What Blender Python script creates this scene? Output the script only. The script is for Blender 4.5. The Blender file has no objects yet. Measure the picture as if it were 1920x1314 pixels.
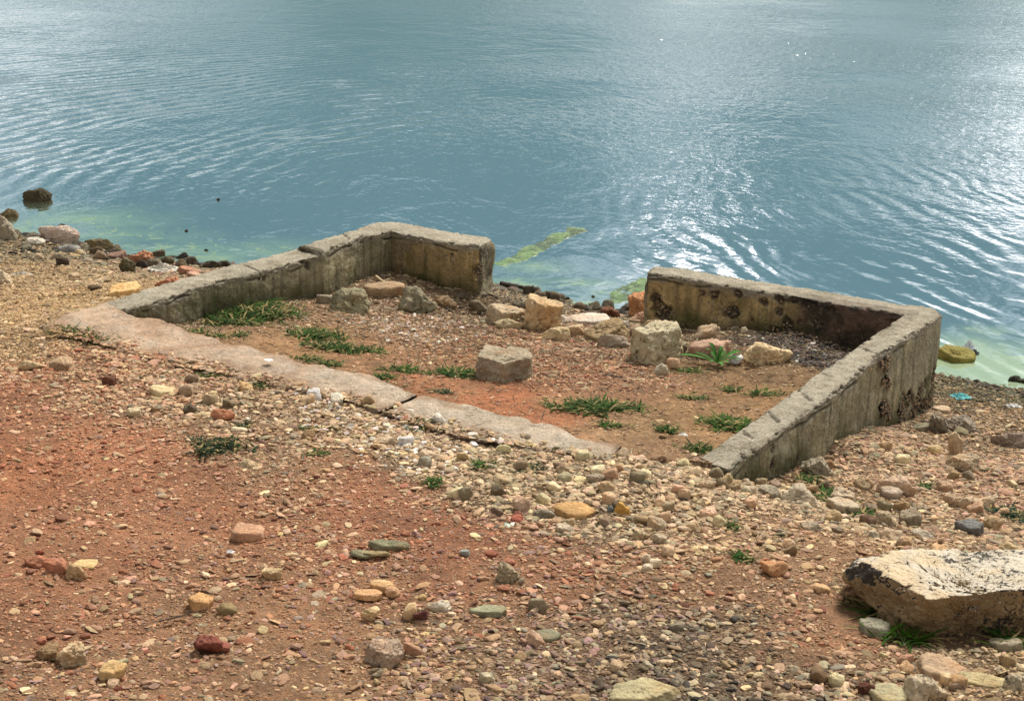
import bpy, bmesh, math
import numpy as np
from mathutils import Matrix, Vector
R = np.random.default_rng(11)
SC = bpy.context.scene
COL = SC.collection

# ------------------------------------------------------------------ camera model
H, FPX, PT, RO = 2.0, 2995.9, 0.2922, 0.02787
ZW = -0.55
def ray(px, py):
    x = (px-960)/FPX; y = -(py-657)/FPX
    c, s = math.cos(RO), math.sin(RO); x, y = c*x-s*y, s*x+c*y
    return np.array([x, math.cos(PT)+y*math.sin(PT), -math.sin(PT)+y*math.cos(PT)])
def bp(px, py, z=0.0):
    d = ray(px, py); t = (z-H)/d[2]
    return np.array([d[0]*t, d[1]*t, z])
def proj(P):
    P = np.atleast_2d(P); q = P - np.array([0, 0, H])
    f = q[:,1]*math.cos(PT)-q[:,2]*math.sin(PT); u = q[:,1]*math.sin(PT)+q[:,2]*math.cos(PT)
    x = q[:,0]/f; y = u/f; c, s = math.cos(RO), math.sin(RO)
    return np.stack([960+FPX*(c*x+s*y), 657-FPX*(-s*x+c*y)], 1)
cam_d = bpy.data.cameras.new('camera'); cam = bpy.data.objects.new('camera', cam_d); COL.objects.link(cam)
X = Vector((1,0,0)); U = Vector((0, math.sin(PT), math.cos(PT))); F = Vector((0, math.cos(PT), -math.sin(PT)))
c, s = math.cos(RO), math.sin(RO)
rt = c*X + s*U; up = -s*X + c*U; bk = -F
M = Matrix(((rt.x,up.x,bk.x,0),(rt.y,up.y,bk.y,0),(rt.z,up.z,bk.z,H),(0,0,0,1)))
cam.matrix_world = M
cam_d.sensor_width = 36; cam_d.lens = 36*FPX/1920; cam_d.clip_end = 3000; cam_d.clip_start = 0.05
SC.camera = cam

# ------------------------------------------------------------------ noise
_rg = np.random.default_rng(5)
_perm = np.tile(_rg.permutation(256), 3)
_g = _rg.normal(size=(256,3)); _g /= np.linalg.norm(_g, axis=1)[:,None]
_g = _g.astype(np.float32)
def pn(P, sc=1.0, off=0.0):
    P = np.asarray(P, dtype=np.float64)*sc + off
    i = np.floor(P).astype(np.int64); f = (P-i).astype(np.float32); i &= 255
    u = f*f*f*(f*(f*6-15)+10)
    out = 0
    for dx in (0,1):
        a = _perm[(i[:,0]+dx)]
        wx = u[:,0] if dx else 1-u[:,0]
        for dy in (0,1):
            b = _perm[a+((i[:,1]+dy)&255)]
            wy = wx*(u[:,1] if dy else 1-u[:,1])
            for dz in (0,1):
                g = _g[_perm[b+((i[:,2]+dz)&255)]]
                dot = g[:,0]*(f[:,0]-dx)+g[:,1]*(f[:,1]-dy)+g[:,2]*(f[:,2]-dz)
                out = out + dot*wy*(u[:,2] if dz else 1-u[:,2])
    return out*1.5
def fbm(P, sc, n=4, off=0.0, g=0.5):
    o = 0; a = 1.0
    for k in range(n):
        o = o + a*pn(P, sc*2**k, off+17.3*k); a *= g
    return o
def v3(x, y, z=0.0):
    x = np.asarray(x, float); return np.stack([x, np.asarray(y, float), np.zeros_like(x)+z], 1)
def sstep(a, b, x):
    t = np.clip((x-a)/(b-a), 0, 1); return t*t*(3-2*t)

# ------------------------------------------------------------------ walls: traced stations (outer px, inner px, z)
WL = [((196,567),(226,583),-.012),((261,544),(322,556),-.012),((335,524),(380,533.5),-.012),((435,496),(478,510.5),-.014),
      ((522,474),(570,486),-.014),((556,464.5),(599,479),-.012),((560,460.5),(606,471),.014),((640,436.5),(681,441.5),.012),
      ((695,419.5),(719,435.5),.008),((709,416.3),(728,433),.006),((724,415.5),(733,432),.004),((740,416),(741,434.2),.002),
      ((762,419),(757,438),0),((808,427),(772,441),0),((875,439),(838,454),0),((915,444.8),(884,459.5),-.002),((924,449.5),(899,463),-.006)]
WR = [((1234,499),(1217,513),-.004),((1286,503),(1264,517.5),0),((1356,515),(1335,530),0),((1432,528),(1410,542.5),0),
      ((1514,540),(1492,556),0),((1615,557),(1590,573),0),((1665,565),(1655,582.5),0),((1705,571.3),(1684,588),0),
      ((1735,574),(1690,589.5),0),((1757,578.5),(1692,590.5),0),((1767,587),(1690,592),0),((1757,596),(1684,597),0),
      ((1720,619),(1655,616),0),((1682,644),(1627,634.6),0),((1645,667),(1592.6,658),0),((1598,708),(1535.7,697.4),0),
      ((1548,751),(1478,739),0),((1494,785),(1429,774),0),((1444,823),(1376.5,811.5),-.005),((1400,853),(1330,845),-.015),((1368,880),(1306,863),-.03)]
def stations(W, step=0.007):
    O = np.array([bp(*a, z) for a,b,z in W]); I = np.array([bp(*b, z) for a,b,z in W])
    mid = (O+I)/2
    L = np.maximum(np.linalg.norm(np.diff(O[:,:2],axis=0),axis=1), np.linalg.norm(np.diff(I[:,:2],axis=0),axis=1))
    s0 = np.r_[0, np.cumsum(L)]
    n = int(s0[-1]/step)+1; s1 = np.linspace(0, s0[-1], n)
    Oi = np.stack([np.interp(s1, s0, O[:,k]) for k in range(3)],1); Ii = np.stack([np.interp(s1, s0, I[:,k]) for k in range(3)],1)
    return O, I, Oi, Ii, s1
OL, IL, OLi, ILi, SL = stations(WL)
OR_, IR, ORi, IRi, SR = stations(WR)

def inpoly(x, y, poly):
    ins = np.zeros(len(x), bool); n = len(poly)
    for i in range(n):
        x0,y0 = poly[i][:2]; x1,y1 = poly[(i+1)%n][:2]
        if y0 == y1: continue
        cnd = ((y0>y)!=(y1>y)) & (x < (x1-x0)*(y-y0)/(y1-y0)+x0)
        ins ^= cnd
    return ins
def dseg(x, y, pts, closed=False):
    d = np.full(len(x), 1e9); n = len(pts)
    for i in range(n if closed else n-1):
        a = np.array(pts[i][:2]); b = np.array(pts[(i+1)%n][:2]); e = b-a; l = (e@e)+1e-12
        t = np.clip(((x-a[0])*e[0]+(y-a[1])*e[1])/l, 0, 1)
        d = np.minimum(d, np.hypot(x-a[0]-t*e[0], y-a[1]-t*e[1]))
    return d
# concrete strip (upper px, lower px)
STRIP1 = [((140,586),(80,606)),((203,567),(104,628)),((228,585),(160,640)),((262,597),(215,652)),((308,608),(262,668)),((355,621),(305,682)),((435,645),(400,697)),
          ((482,656),(455,708)),((553,678),(530,726)),((603,692),(575,737)),((645,699),(612,744)),((700,708),(660,753)),((740,719),(690,764)),((783,738.5),(712,770))]
STRIP2 = [((788,740.5),(717,773)),((830,750),(760,790)),((880,759),(815,806)),((930,773),(880,822)),((1009,790),(970,836)),((1060,806),(1030,846)),((1110,822),(1085,856)),((1160,840),(1140,864))]
ST = STRIP1+STRIP2
SU = [bp(*a,0) for a,b in ST]; SLo = [bp(*b,0) for a,b in ST]
strip_poly = SU + SLo[::-1]
mid_poly = [(o+i)/2 for o,i in zip(OL,IL)] + [(o+i)/2 for o,i in zip(OR_,IR)]
inside_poly = mid_poly + [ (a+b)/2 for a,b in zip(SU,SLo) ][::-1]
wallL_poly = list(OL)+list(IL)[::-1]; wallR_poly = list(OR_)+list(IR)[::-1]

# ------------------------------------------------------------------ terrain height
def onplane(px, py, a, b):      # pixel on the vertical plane through a,b
    d = ray(px,py); n = np.array([-(b-a)[1], (b-a)[0]]); t = (n@a[:2])/(n@d[:2])
    return d*t+np.array([0,0,H])
cin = []; cout = []
def add(lst, px, py, z): p = bp(px,py,z); lst.append((p[0],p[1],z))
for p in [(308,610),(370,603),(500,568),(560,560),(600,552),(660,530),(720,512)]:
    q = onplane(*p, IL[1], IL[9]) ; cin.append((q[0]+.02,q[1],q[2]))
for p in [(774,521),(841,541),(888,546)]:
    q = onplane(*p, IL[11], IL[15]); cin.append((q[0],q[1]-.01,q[2]))
for p in [(1273,616),(1306,621),(1394,616),(1439,626),(1502,623),(1600,660)]:
    q = onplane(*p, IR[0], IR[6]); cin.append((q[0],q[1]-.01,q[2]))
rb = []
for p in [(1749,764),(1712,788),(1665,805),(1628,807),(1615,818),(1565,831),(1548,852),(1498,872),(1467,892),(1437,903)]:
    q = onplane(*p, OR_[11], OR_[-3]); rb.append(q); cout.append((q[0]+.01,q[1],q[2]))
for p in [(240,600,-.03),(330,622,-.05),(450,655,-.05),(600,700,-.045),(760,732,-.05),(900,770,-.045),(1050,812,-.03),(1200,845,-.02),(1290,860,-.03),
          (460,620,-.11),(650,640,-.16),(620,670,-.1),(900,690,-.13),(950,610,-.26),(1100,640,-.24),(1250,690,-.16),(1430,700,-.15),(1120,760,-.08),
          (1300,790,-.07),(1400,790,-.09),(1540,700,-.15),(760,560,-.25)]: add(cin,*p)
for p in [(900,590,-.33),(960,560,-.43),(1050,580,-.42),(1150,600,-.38),(1080,600,-.36),(1000,600,-.31)]: add(cin,*p); add(cout,*p)
for p in [(925,532),(1005,553),(1100,577),(1185,590)]: add(cin,*p,ZW+.005); add(cout,*p,ZW+.005)
shore = [(-60,420),(0,428),(60,446),(170,464),(240,480),(330,496),(430,500),(925,532),(1005,553),(1100,577),(1185,592),(1760,702),(1840,722),(1920,746),(2000,770)]
for p in shore:
    if p[0] < 900 or p[0] > 1300: add(cout,*p,ZW+.004)
for p in [(0,480,-.48),(150,500,-.44),(300,520,-.33),(60,540,-.3),(200,545,-.18),(20,590,-.16),(120,590,-.05),(0,640,-.06),(80,615,-.02),(160,645,-.015),(300,690,-.012),
          (450,712,-.012),(600,748,-.012),(720,785,-.01),(880,835,-.01),(1000,850,-.005),(1180,870,-.01),(1340,895,-.05),(1400,915,-.10),
          (0,760,.0),(300,850,.0),(700,900,.0),(1200,980,.0),(1550,960,-.13),(1700,980,-.16),(1880,1000,-.2),(1600,1080,-.05),(1900,1120,-.08),(1750,1200,-.02),(1400,1050,.0),
          (1780,840,-.42),(1900,800,-.48),(1880,880,-.36),(1700,900,-.28),(1600,900,-.2),(0,1000,.03),(500,1100,.02),(1000,1150,.02),(0,1314,.08),(900,1314,.06),(1500,1290,.03),(1900,1300,.0),
          (435,505,-.5),(350,510,-.42)]: add(cout,*p)
sh = np.array([bp(*p,ZW)[:2] for p in shore])
sd = np.polyfit(sh[:,0], sh[:,1], 1)
sn = np.array([-sd[0], 1.0]); sn /= np.linalg.norm(sn)       # towards the lake
s0 = np.array([0, sd[1]])
for k in range(-3,4):
    along = np.array([sn[1], -sn[0]])*k*1.6
    for dd, z in ((1.0,-.72),(2.5,-1.0)):
        q = s0+along+sn*dd; cout.append((q[0],q[1],z)); cin.append((q[0],q[1],z))
def tps_fit(c, lam=0.0008):
    c = np.array(c); n = len(c); d = np.hypot(c[:,None,0]-c[None,:,0], c[:,None,1]-c[None,:,1])
    K = np.where(d>0, d*d*np.log(d+1e-9), 0) + lam*np.eye(n)
    P = np.c_[np.ones(n), c[:,:2]]
    A = np.block([[K,P],[P.T,np.zeros((3,3))]])
    w = np.linalg.solve(A, np.r_[c[:,2],0,0,0]); return c[:,:2], w
def tps(m, x, y):
    c, w = m; o = w[-3]+w[-2]*x+w[-1]*y
    for i in range(len(c)):
        r2 = (x-c[i,0])**2+(y-c[i,1])**2+1e-12
        o = o + w[i]*0.5*r2*np.log(r2)
    return o
MI, MO = tps_fit(cin), tps_fit(cout)
def height(x, y, fine=True):
    x = np.asarray(x,float); y = np.asarray(y,float)
    near = (np.abs(x)<5)&(y>2.8)&(y<13)
    sdist = (x-s0[0])*sn[0]+(y-s0[1])*sn[1]      # + = lake side
    base = np.where(sdist>0, ZW-.25*np.minimum(sdist,8), np.minimum(ZW-.16*sdist, .1+.01*np.abs(sdist)))
    z = base.copy()
    if near.any():
        xn, yn = x[near], y[near]
        zo = tps(MO,xn,yn); ins = inpoly(xn,yn,inside_poly); zi = np.where(ins, 0, zo)
        if ins.any(): zi[ins] = tps(MI,xn[ins],yn[ins])
        zz = np.where(ins, zi, zo)
        # slump the soil under the strip so that it never pokes through
        st = inpoly(xn,yn,strip_poly); zz = np.where(st, np.minimum(zz,-.012), zz)
        w = sstep(5,4.2,np.abs(xn))*sstep(2.8,3.3,yn)*sstep(13,11.8,yn)
        z[near] = base[near]*(1-w)+zz*w
    if fine:
        P = v3(x,y)
        und = fbm(P,.9,3)
        z = z + .022*und*sstep(.0,.5,np.abs(dseg(x,y,SU))) + .008*fbm(P,6,3,3.1) + .0035*fbm(P,36,2,9.1)
        z = np.where(inpoly(x,y,strip_poly), np.minimum(z,-.004), z)
    return z
def ground_at(px, py):
    d = ray(px,py); t = np.linspace(3.5/ d[1], 14/d[1], 3000)
    P = d[None]*t[:,None]+np.array([0,0,H]); h = np.maximum(height(P[:,0],P[:,1],False), ZW-.03)
    k = np.argmax(P[:,2] <= h); return np.array([P[k,0],P[k,1],h[k]])

# ------------------------------------------------------------------ zone maps (control points in world space)
ZC = [ # px,py, dirt rgb, density(0-1), medium stone factor, palette weights C T P R G V W K Y
 (30,760,(.365,.18,.105),.30,.25,'CTPR'),(30,900,(.375,.18,.10),.20,.12,'TPR'),(230,860,(.39,.19,.11),.30,.1,'CTPR'),(150,1010,(.355,.185,.11),.3,.15,'CTPR'),
 (400,980,(.37,.19,.11),.4,.2,'CTPRV'),(120,1180,(.34,.185,.11),.4,.3,'CTPRV'),(330,1230,(.31,.19,.11),.5,.35,'CTPRVG'),(60,1300,(.30,.18,.11),.5,.4,'CTVRG'),
 (560,900,(.33,.19,.11),.6,.3,'CCTPR'),(700,960,(.35,.17,.10),.5,.2,'CTPR'),(850,1010,(.35,.165,.095),.55,.2,'CTPRV'),(600,1120,(.33,.19,.11),.55,.4,'CTPRGV'),
 (600,1260,(.31,.19,.11),.6,.45,'CTPGVY'),(800,1200,(.28,.175,.10),.8,.6,'CTPGVY'),(1000,1250,(.24,.16,.10),.9,.7,'CTGVVG'),(1180,1200,(.20,.14,.09),.95,.6,'TGVGKC'),
 (1330,1270,(.10,.075,.05),.8,.6,'TGKCG'),(1450,1240,(.17,.115,.07),.7,.5,'TGKCG'),(1550,1180,(.33,.19,.11),.6,.4,'CTPRG'),(1650,1270,(.25,.16,.09),.8,.9,'CTGPC'),(1850,1290,(.22,.16,.09),.8,1,'CTGYC'),
 (1000,1090,(.33,.175,.10),.7,.3,'CTPRVG'),(1200,1080,(.31,.175,.10),.8,.4,'CTPRVG'),(1400,1100,(.30,.185,.11),.7,.35,'CTPRG'),(1350,1000,(.33,.23,.14),.9,.5,'CCTPY'),(1540,1050,(.32,.20,.12),.7,.4,'CTPY'),
 (60,700,(.36,.18,.10),.8,.6,'CCTPR'),(60,640,(.34,.24,.13),1,.35,'CTYTC'),(60,580,(.35,.24,.12),1,.25,'CTYT'),(180,560,(.33,.24,.12),1,.25,'CTYT'),(60,520,(.27,.19,.10),.8,.35,'CTYG'),(200,515,(.24,.18,.10),.8,.5,'CTGY'),
 (60,465,(.13,.11,.05),.8,1,'CTGK'),(300,505,(.17,.14,.08),.8,1,'CTGKP'),(250,480,(.09,.08,.04),.8,1,'TGK'),
 (200,700,(.36,.21,.12),.9,.8,'CCTPR'),(320,730,(.33,.20,.12),1,1,'CCTPG'),(480,760,(.30,.20,.12),1,1,'CCTCG'),(640,800,(.30,.21,.13),1,1,'CCTWC'),(500,830,(.31,.20,.12),.8,.5,'CCTPG'),
 (800,850,(.30,.22,.14),1,1.1,'CCTWC'),(950,890,(.29,.22,.14),1,1.3,'CCTGC'),(1150,900,(.30,.23,.15),1,1.4,'CCTGC'),(1130,960,(.29,.22,.14),1,1.1,'CCTGC'),(1300,930,(.31,.23,.15),1,1.1,'CCTGC'),(1450,950,(.29,.22,.14),1,1.2,'CCTCG'),
 (1600,960,(.26,.18,.10),.9,1.3,'CCTGC'),(1620,920,(.24,.16,.09),.6,.7,'CTTG'),(1750,1000,(.27,.18,.10),.8,.9,'CCTPG'),(1700,880,(.27,.18,.11),.9,1.1,'CCTPG'),(1850,900,(.29,.18,.11),.9,1,'CTPPG'),(1870,960,(.25,.17,.10),.8,.9,'CTPG'),
 (1780,790,(.20,.13,.07),.6,.6,'CTG'),(1880,790,(.19,.12,.06),.5,.3,'CTG'),(1800,735,(.10,.085,.03),.4,.2,'TGK'),(1900,745,(.08,.075,.03),.4,.2,'TGK'),(1600,845,(.26,.17,.10),1,1.1,'CTGPG'),
 (330,600,(.24,.17,.10),.5,.3,'CTG'),(430,630,(.33,.215,.12),.25,.2,'CTP'),(580,660,(.38,.245,.13),.15,.1,'CTP'),(700,680,(.35,.21,.115),.3,.2,'CTP'),(600,590,(.27,.18,.10),.6,.3,'CTPG'),
 (700,600,(.26,.165,.095),.9,.4,'CTPW'),(820,620,(.27,.165,.09),.9,.5,'CTPW'),(800,560,(.15,.11,.07),.7,.4,'TGKC'),(650,560,(.22,.16,.10),.7,.5,'CTG'),(850,680,(.34,.20,.11),.6,.3,'CTPR'),
 (800,710,(.38,.19,.10),.35,.2,'CTPR'),(960,760,(.42,.185,.095),.25,.15,'CTPR'),(1080,700,(.33,.165,.09),.75,.4,'CTPR'),(1100,640,(.25,.16,.095),.8,.5,'CTPRG'),(950,640,(.27,.16,.09),.85,.4,'CTPR'),
 (1230,720,(.34,.19,.11),.6,.25,'CTP'),(1180,790,(.37,.255,.15),.15,.1,'CT'),(1300,790,(.36,.24,.13),.1,.08,'CT'),(1400,730,(.30,.195,.10),.25,.15,'CT'),(1350,710,(.25,.17,.09),.35,.2,'CT'),(1470,700,(.24,.165,.09),.3,.2,'CT'),
 (1560,650,(.022,.020,.019),.8,.4,'KKKW'),(1500,645,(.06,.05,.042),.8,.4,'KKTW'),(1600,690,(.12,.09,.06),.5,.3,'KTG'),(1380,620,(.12,.09,.055),.6,.4,'TGK'),(1300,650,(.14,.10,.06),.6,.4,'CTG'),
 (1250,850,(.38,.25,.15),.4,.2,'CTP'),(1340,885,(.33,.23,.15),.9,.6,'CCTP'),(960,560,(.07,.055,.03),.7,.6,'TGKC'),(1060,590,(.10,.075,.04),.7,.6,'TGKC'),(1150,595,(.09,.065,.035),.7,.5,'TGK'),(900,575,(.09,.07,.04),.7,.5,'TGK'),
 (1000,545,(.05,.055,.02),.5,.5,'GKT'),
]
PAL = dict(C=(.66,.49,.30),T=(.48,.325,.18),P=(.50,.29,.19),R=(.32,.12,.065),G=(.33,.275,.18),V=(.30,.19,.17),W=(.82,.78,.70),K=(.05,.042,.036),Y=(.50,.35,.17))
ZP = np.array([ground_at(a[0],a[1])[:2] for a in ZC])
ZV = np.zeros((len(ZC),5+9))
for i,a in enumerate(ZC):
    ZV[i,:3] = a[2]; ZV[i,3] = a[3]; ZV[i,4] = a[4]
    for ch in a[5]: ZV[i,5+'CTPRGVWKY'.index(ch)] += 1
    ZV[i,5:] /= ZV[i,5:].sum()
ZIN = inpoly(ZP[:,0],ZP[:,1],inside_poly)
ASH = [(1560,650,.42,.42,((.03,.027,.025,.9,.4),ground_at(1545,655)))]
def zones(x, y):
    x = np.asarray(x,float); y = np.asarray(y,float)
    P = v3(x,y); wx = x+.13*fbm(P,2.4,5,1.7,.65); wy = y+.24*fbm(P,2.4,5,8.7,.65)
    ins = inpoly(x,y,inside_poly)
    o = np.zeros((len(x),14)); ws = np.zeros(len(x))
    for i in range(len(ZC)):
        w = 1/(((wx-ZP[i,0])*1.15)**2+((wy-ZP[i,1])*.75)**2+.006)**2.2
        w = np.where(ins==ZIN[i], w, 1e-9*w)
        o += w[:,None]*ZV[i][None]; ws += w
    o = o/ws[:,None]
    o[:,:3] *= np.array([1.32,1.15,1.0])
    for (px_,py_,rx_,ry_,mode) in ASH:
        q = mode[1]; d_ = ((x-q[0])/rx_)**2+((y-q[1])/ry_)**2; k = (sstep(1.25,.55,d_+.5*fbm(P,7,3,2.0))*ins)[:,None]
        tgt = np.r_[mode[0], np.eye(9)['CTPRGVWKY'.index('K')]*.72+np.eye(9)[0]*0+np.eye(9)[5]*.14+np.eye(9)[6]*.06+np.eye(9)[4]*.08]
        o = o*(1-k)+tgt*k
    return o

# ------------------------------------------------------------------ mesh + material helpers
def mesh_np(name, V, Fc, mat, parent=None, col=None, smooth=False, uv=None, extra=None, loc=None):
    me = bpy.data.meshes.new(name); V = np.asarray(V, dtype=np.float32); Fc = np.asarray(Fc)
    n, k = Fc.shape
    me.vertices.add(len(V)); me.vertices.foreach_set('co', V.ravel())
    me.loops.add(n*k); me.loops.foreach_set('vertex_index', Fc.ravel().astype(np.int32))
    me.polygons.add(n); me.polygons.foreach_set('loop_start', np.arange(0,n*k,k,dtype=np.int32))
    me.update(calc_edges=True)
    me.polygons.foreach_set('use_smooth', np.full(n, bool(smooth)))
    if col is not None:
        a = me.attributes.new('Col','FLOAT_COLOR','POINT'); cc = np.ones((len(V),4),np.float32); cc[:,:3] = np.clip(col,0,1)
        a.data.foreach_set('color', cc.ravel())
    for nm, val in (extra or {}).items():
        a = me.attributes.new(nm,'FLOAT','POINT'); a.data.foreach_set('value', np.asarray(val,np.float32))
    me.materials.append(mat); me.update()
    o = bpy.data.objects.new(name, me); COL.objects.link(o)
    if parent is not None: o.parent = parent
    if loc is not None: o.location = loc
    return o
def tag(o, label=None, cat=None, group=None, kind=None):
    if label: o['label'] = label
    if cat: o['category'] = cat
    if group: o['group'] = group
    if kind: o['kind'] = kind
    return o
def empty(name, loc, label, cat, group=None):
    o = bpy.data.objects.new(name, None); o.location = loc; COL.objects.link(o); o.empty_display_size = .1
    return tag(o, label, cat, group)

class NT:
    def __init__(s, name):
        s.m = bpy.data.materials.new(name); s.m.use_nodes = True; s.t = s.m.node_tree; s.t.nodes.clear()
        s.out = s.n('OutputMaterial'); s.b = s.n('BsdfPrincipled'); s.l(s.b.outputs[0], s.out.inputs[0])
        s.tc = s.n('TexCoord').outputs['Object']
    def n(s, typ, **kw):
        nd = s.t.nodes.new('ShaderNode'+typ)
        for k,v in kw.items(): setattr(nd,k,v)
        return nd
    def l(s, a, b): s.t.links.new(a, b)
    def val(s, sock, v):
        if hasattr(v,'is_output') or hasattr(v,'links'): s.l(v, sock)
        else: sock.default_value = v
    def noise(s, sc, det=4, rough=.55, vec=None, dist=0):
        nd = s.n('TexNoise'); nd.inputs['Scale'].default_value = sc; nd.inputs['Detail'].default_value = det; nd.inputs['Roughness'].default_value = rough
        nd.inputs['Distortion'].default_value = dist; s.l(vec or s.tc, nd.inputs['Vector']); return nd.outputs['Fac']
    def vor(s, sc, feat='F1', vec=None):
        nd = s.n('TexVoronoi', feature=feat); nd.inputs['Scale'].default_value = sc; s.l(vec or s.tc, nd.inputs['Vector']); return nd
    def mr(s, x, a, b, c=0., d=1.):
        nd = s.n('MapRange'); s.val(nd.inputs[0], x)
        for i,v in enumerate((a,b,c,d)): nd.inputs[i+1].default_value = v
        return nd.outputs[0]
    def math(s, op, a, b=None, c=None):
        nd = s.n('Math', operation=op); s.val(nd.inputs[0], a)
        if b is not None: s.val(nd.inputs[1], b)
        if c is not None: s.val(nd.inputs[2], c)
        return nd.outputs[0]
    def mix(s, f, a, b, mode='MIX'):
        nd = s.n('Mix', data_type='RGBA', blend_type=mode)
        s.val(nd.inputs[0], f)
        for i,v in ((6,a),(7,b)):
            if isinstance(v, tuple): v = (*v,1) if len(v)==3 else v
            s.val(nd.inputs[i], v)
        return nd.outputs[2]
    def attr(s, name, out='Color'): return s.n('Attribute', attribute_name=name).outputs[out]
    def bump(s, h, dist, strength=1.0, prev=None):
        nd = s.n('Bump'); nd.inputs['Distance'].default_value = dist; nd.inputs['Strength'].default_value = strength
        s.l(h, nd.inputs['Height']); 
        if prev is not None: s.l(prev, nd.inputs['Normal'])
        return nd.outputs[0]
    def fin(s, col, rough=.9, nrm=None, spec=.3):
        s.val(s.b.inputs['Base Color'], (*col,1) if isinstance(col,tuple) else col); s.val(s.b.inputs['Roughness'], rough)
        s.b.inputs['Specular IOR Level'].default_value = spec
        if nrm is not None: s.l(nrm, s.b.inputs['Normal'])
        return s.m
def scl(N, x, k):    # value -> grey multiplier colour helper
    return x

def m_ground():
    N = NT('soil'); base = N.attr('Col')
    v1 = N.vor(95); v2 = N.vor(190)
    r1 = N.n('SeparateColor'); N.l(v1.outputs['Color'], r1.inputs[0]); r2 = N.n('SeparateColor'); N.l(v2.outputs['Color'], r2.inputs[0])
    big = N.mr(N.noise(2.5,5,.6),.3,.7,.72,1.28); med = N.mr(N.noise(22,6,.75),.25,.75,.45,1.45)
    k = N.math('MULTIPLY', big, med)
    cmb = N.n('CombineColor'); [N.l(k, cmb.inputs[i]) for i in range(3)]
    c = N.mix(1, base, cmb.outputs[0], 'MULTIPLY')
    grit = N.mix(r1.outputs[1], (.14,.08,.05), (.52,.37,.23)); 
    g2 = N.mix(r2.outputs[1], (.10,.055,.04), (.44,.31,.20))
    gd = N.attr('grit','Fac')
    f1 = N.math('MULTIPLY', N.math('GREATER_THAN', r1.outputs[0], .62), gd)
    f2 = N.math('MULTIPLY', N.math('GREATER_THAN', r2.outputs[0], .55), gd)
    c = N.mix(N.math('MULTIPLY',f2,.5), c, g2); c = N.mix(N.math('MULTIPLY',f1,.55), c, grit)
    n = N.bump(N.noise(28,8,.78), .045, 1); n = N.bump(N.noise(80,6,.75), .010, 1, n); 
    inv = N.math('SUBTRACT', 1, v1.outputs['Distance']); n = N.bump(N.math('MULTIPLY', inv, f1), .006, 1, n)
    n = N.bump(N.noise(260,3,.7), .003, .8, n)
    wet = N.attr('wet','Fac')
    return N.fin(c, N.mr(wet,0,1,.93,.45), n, .25)
def m_pebble():
    N = NT('pebble_stone'); base = N.attr('Col'); k = N.mr(N.noise(120,4,.65),.25,.75,.62,1.32)
    cmb = N.n('CombineColor'); [N.l(k, cmb.inputs[i]) for i in range(3)]
    c = N.mix(1, base, cmb.outputs[0], 'MULTIPLY')
    return N.fin(c, .85, N.bump(N.noise(160,4,.7), .004, .9), .3)
def m_rock(speck=.35, name='rock', dark=(.05,.04,.03), spsc=28, thr=.6):
    N = NT(name); oi = N.n('ObjectInfo'); base = oi.outputs['Color']
    # rocks are unit free: object coordinates are in metres
    off = N.n('VectorMath', operation='ADD'); N.l(N.tc, off.inputs[0]); 
    rv = N.n('CombineXYZ'); rr = N.math('MULTIPLY', oi.outputs['Random'], 37); [N.l(rr, rv.inputs[i]) for i in range(3)]; N.l(rv.outputs[0], off.inputs[1])
    v = off.outputs[0]
    k = N.math('MULTIPLY', N.mr(N.noise(14,5,.65,v),.28,.72,.66,1.3), N.mr(N.noise(90,5,.7,v),.25,.75,.68,1.3))
    cmb = N.n('CombineColor'); [N.l(k, cmb.inputs[i]) for i in range(3)]
    c = N.mix(1, base, cmb.outputs[0], 'MULTIPLY')
    warm = N.mr(N.noise(9,4,.6,v), .5,.68,0,.45); c = N.mix(warm, c, N.mix(1, base, (1.0,.68,.42), 'MULTIPLY'))
    sp = N.mr(N.noise(spsc,8,.78,v,.4), thr, thr+.06, 0, speck); c = N.mix(sp, c, dark)
    n = N.bump(N.noise(26,8,.70,v), .028, .95); n = N.bump(N.vor(55,'F1',v).outputs['Distance'], .008, .5, n); n = N.bump(N.noise(200,3,.7,v), .003, .7, n)
    return N.fin(c, .88, n, .3)
def m_concrete():
    N = NT('weathered_concrete'); base = N.attr('Col')
    k = N.math('MULTIPLY', N.mr(N.noise(16,6,.72),.3,.7,.70,1.28), N.mr(N.noise(130,4,.75),.25,.75,.62,1.36))
    cmb = N.n('CombineColor'); [N.l(k, cmb.inputs[i]) for i in range(3)]
    c = N.mix(1, base, cmb.outputs[0], 'MULTIPLY')
    sp = N.mr(N.noise(75,6,.8), .58,.66,0,.7); c = N.mix(sp, c, (.06,.05,.035))
    lt = N.mr(N.noise(48,5,.75,None,.5), .66,.72,0,.5); c = N.mix(lt, c, (.55,.50,.40))
    ag = N.vor(85); agc = N.n('SeparateColor'); N.l(ag.outputs['Color'], agc.inputs[0])
    agm = N.math('MULTIPLY', N.mr(N.noise(5,5,.7), .50,.62,.12,1), N.mr(agc.outputs[0], .55,.7,0,.75)); c = N.mix(agm, c, N.mix(agc.outputs[1], (.10,.075,.05), (.50,.42,.30)))
    n = N.bump(N.noise(45,8,.75), .022, 1); n = N.bump(N.noise(240,4,.75), .005, .9, n)
    v = N.vor(60); n = N.bump(v.outputs['Distance'], .006, .45, n)
    return N.fin(c, .92, n, .2)
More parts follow.
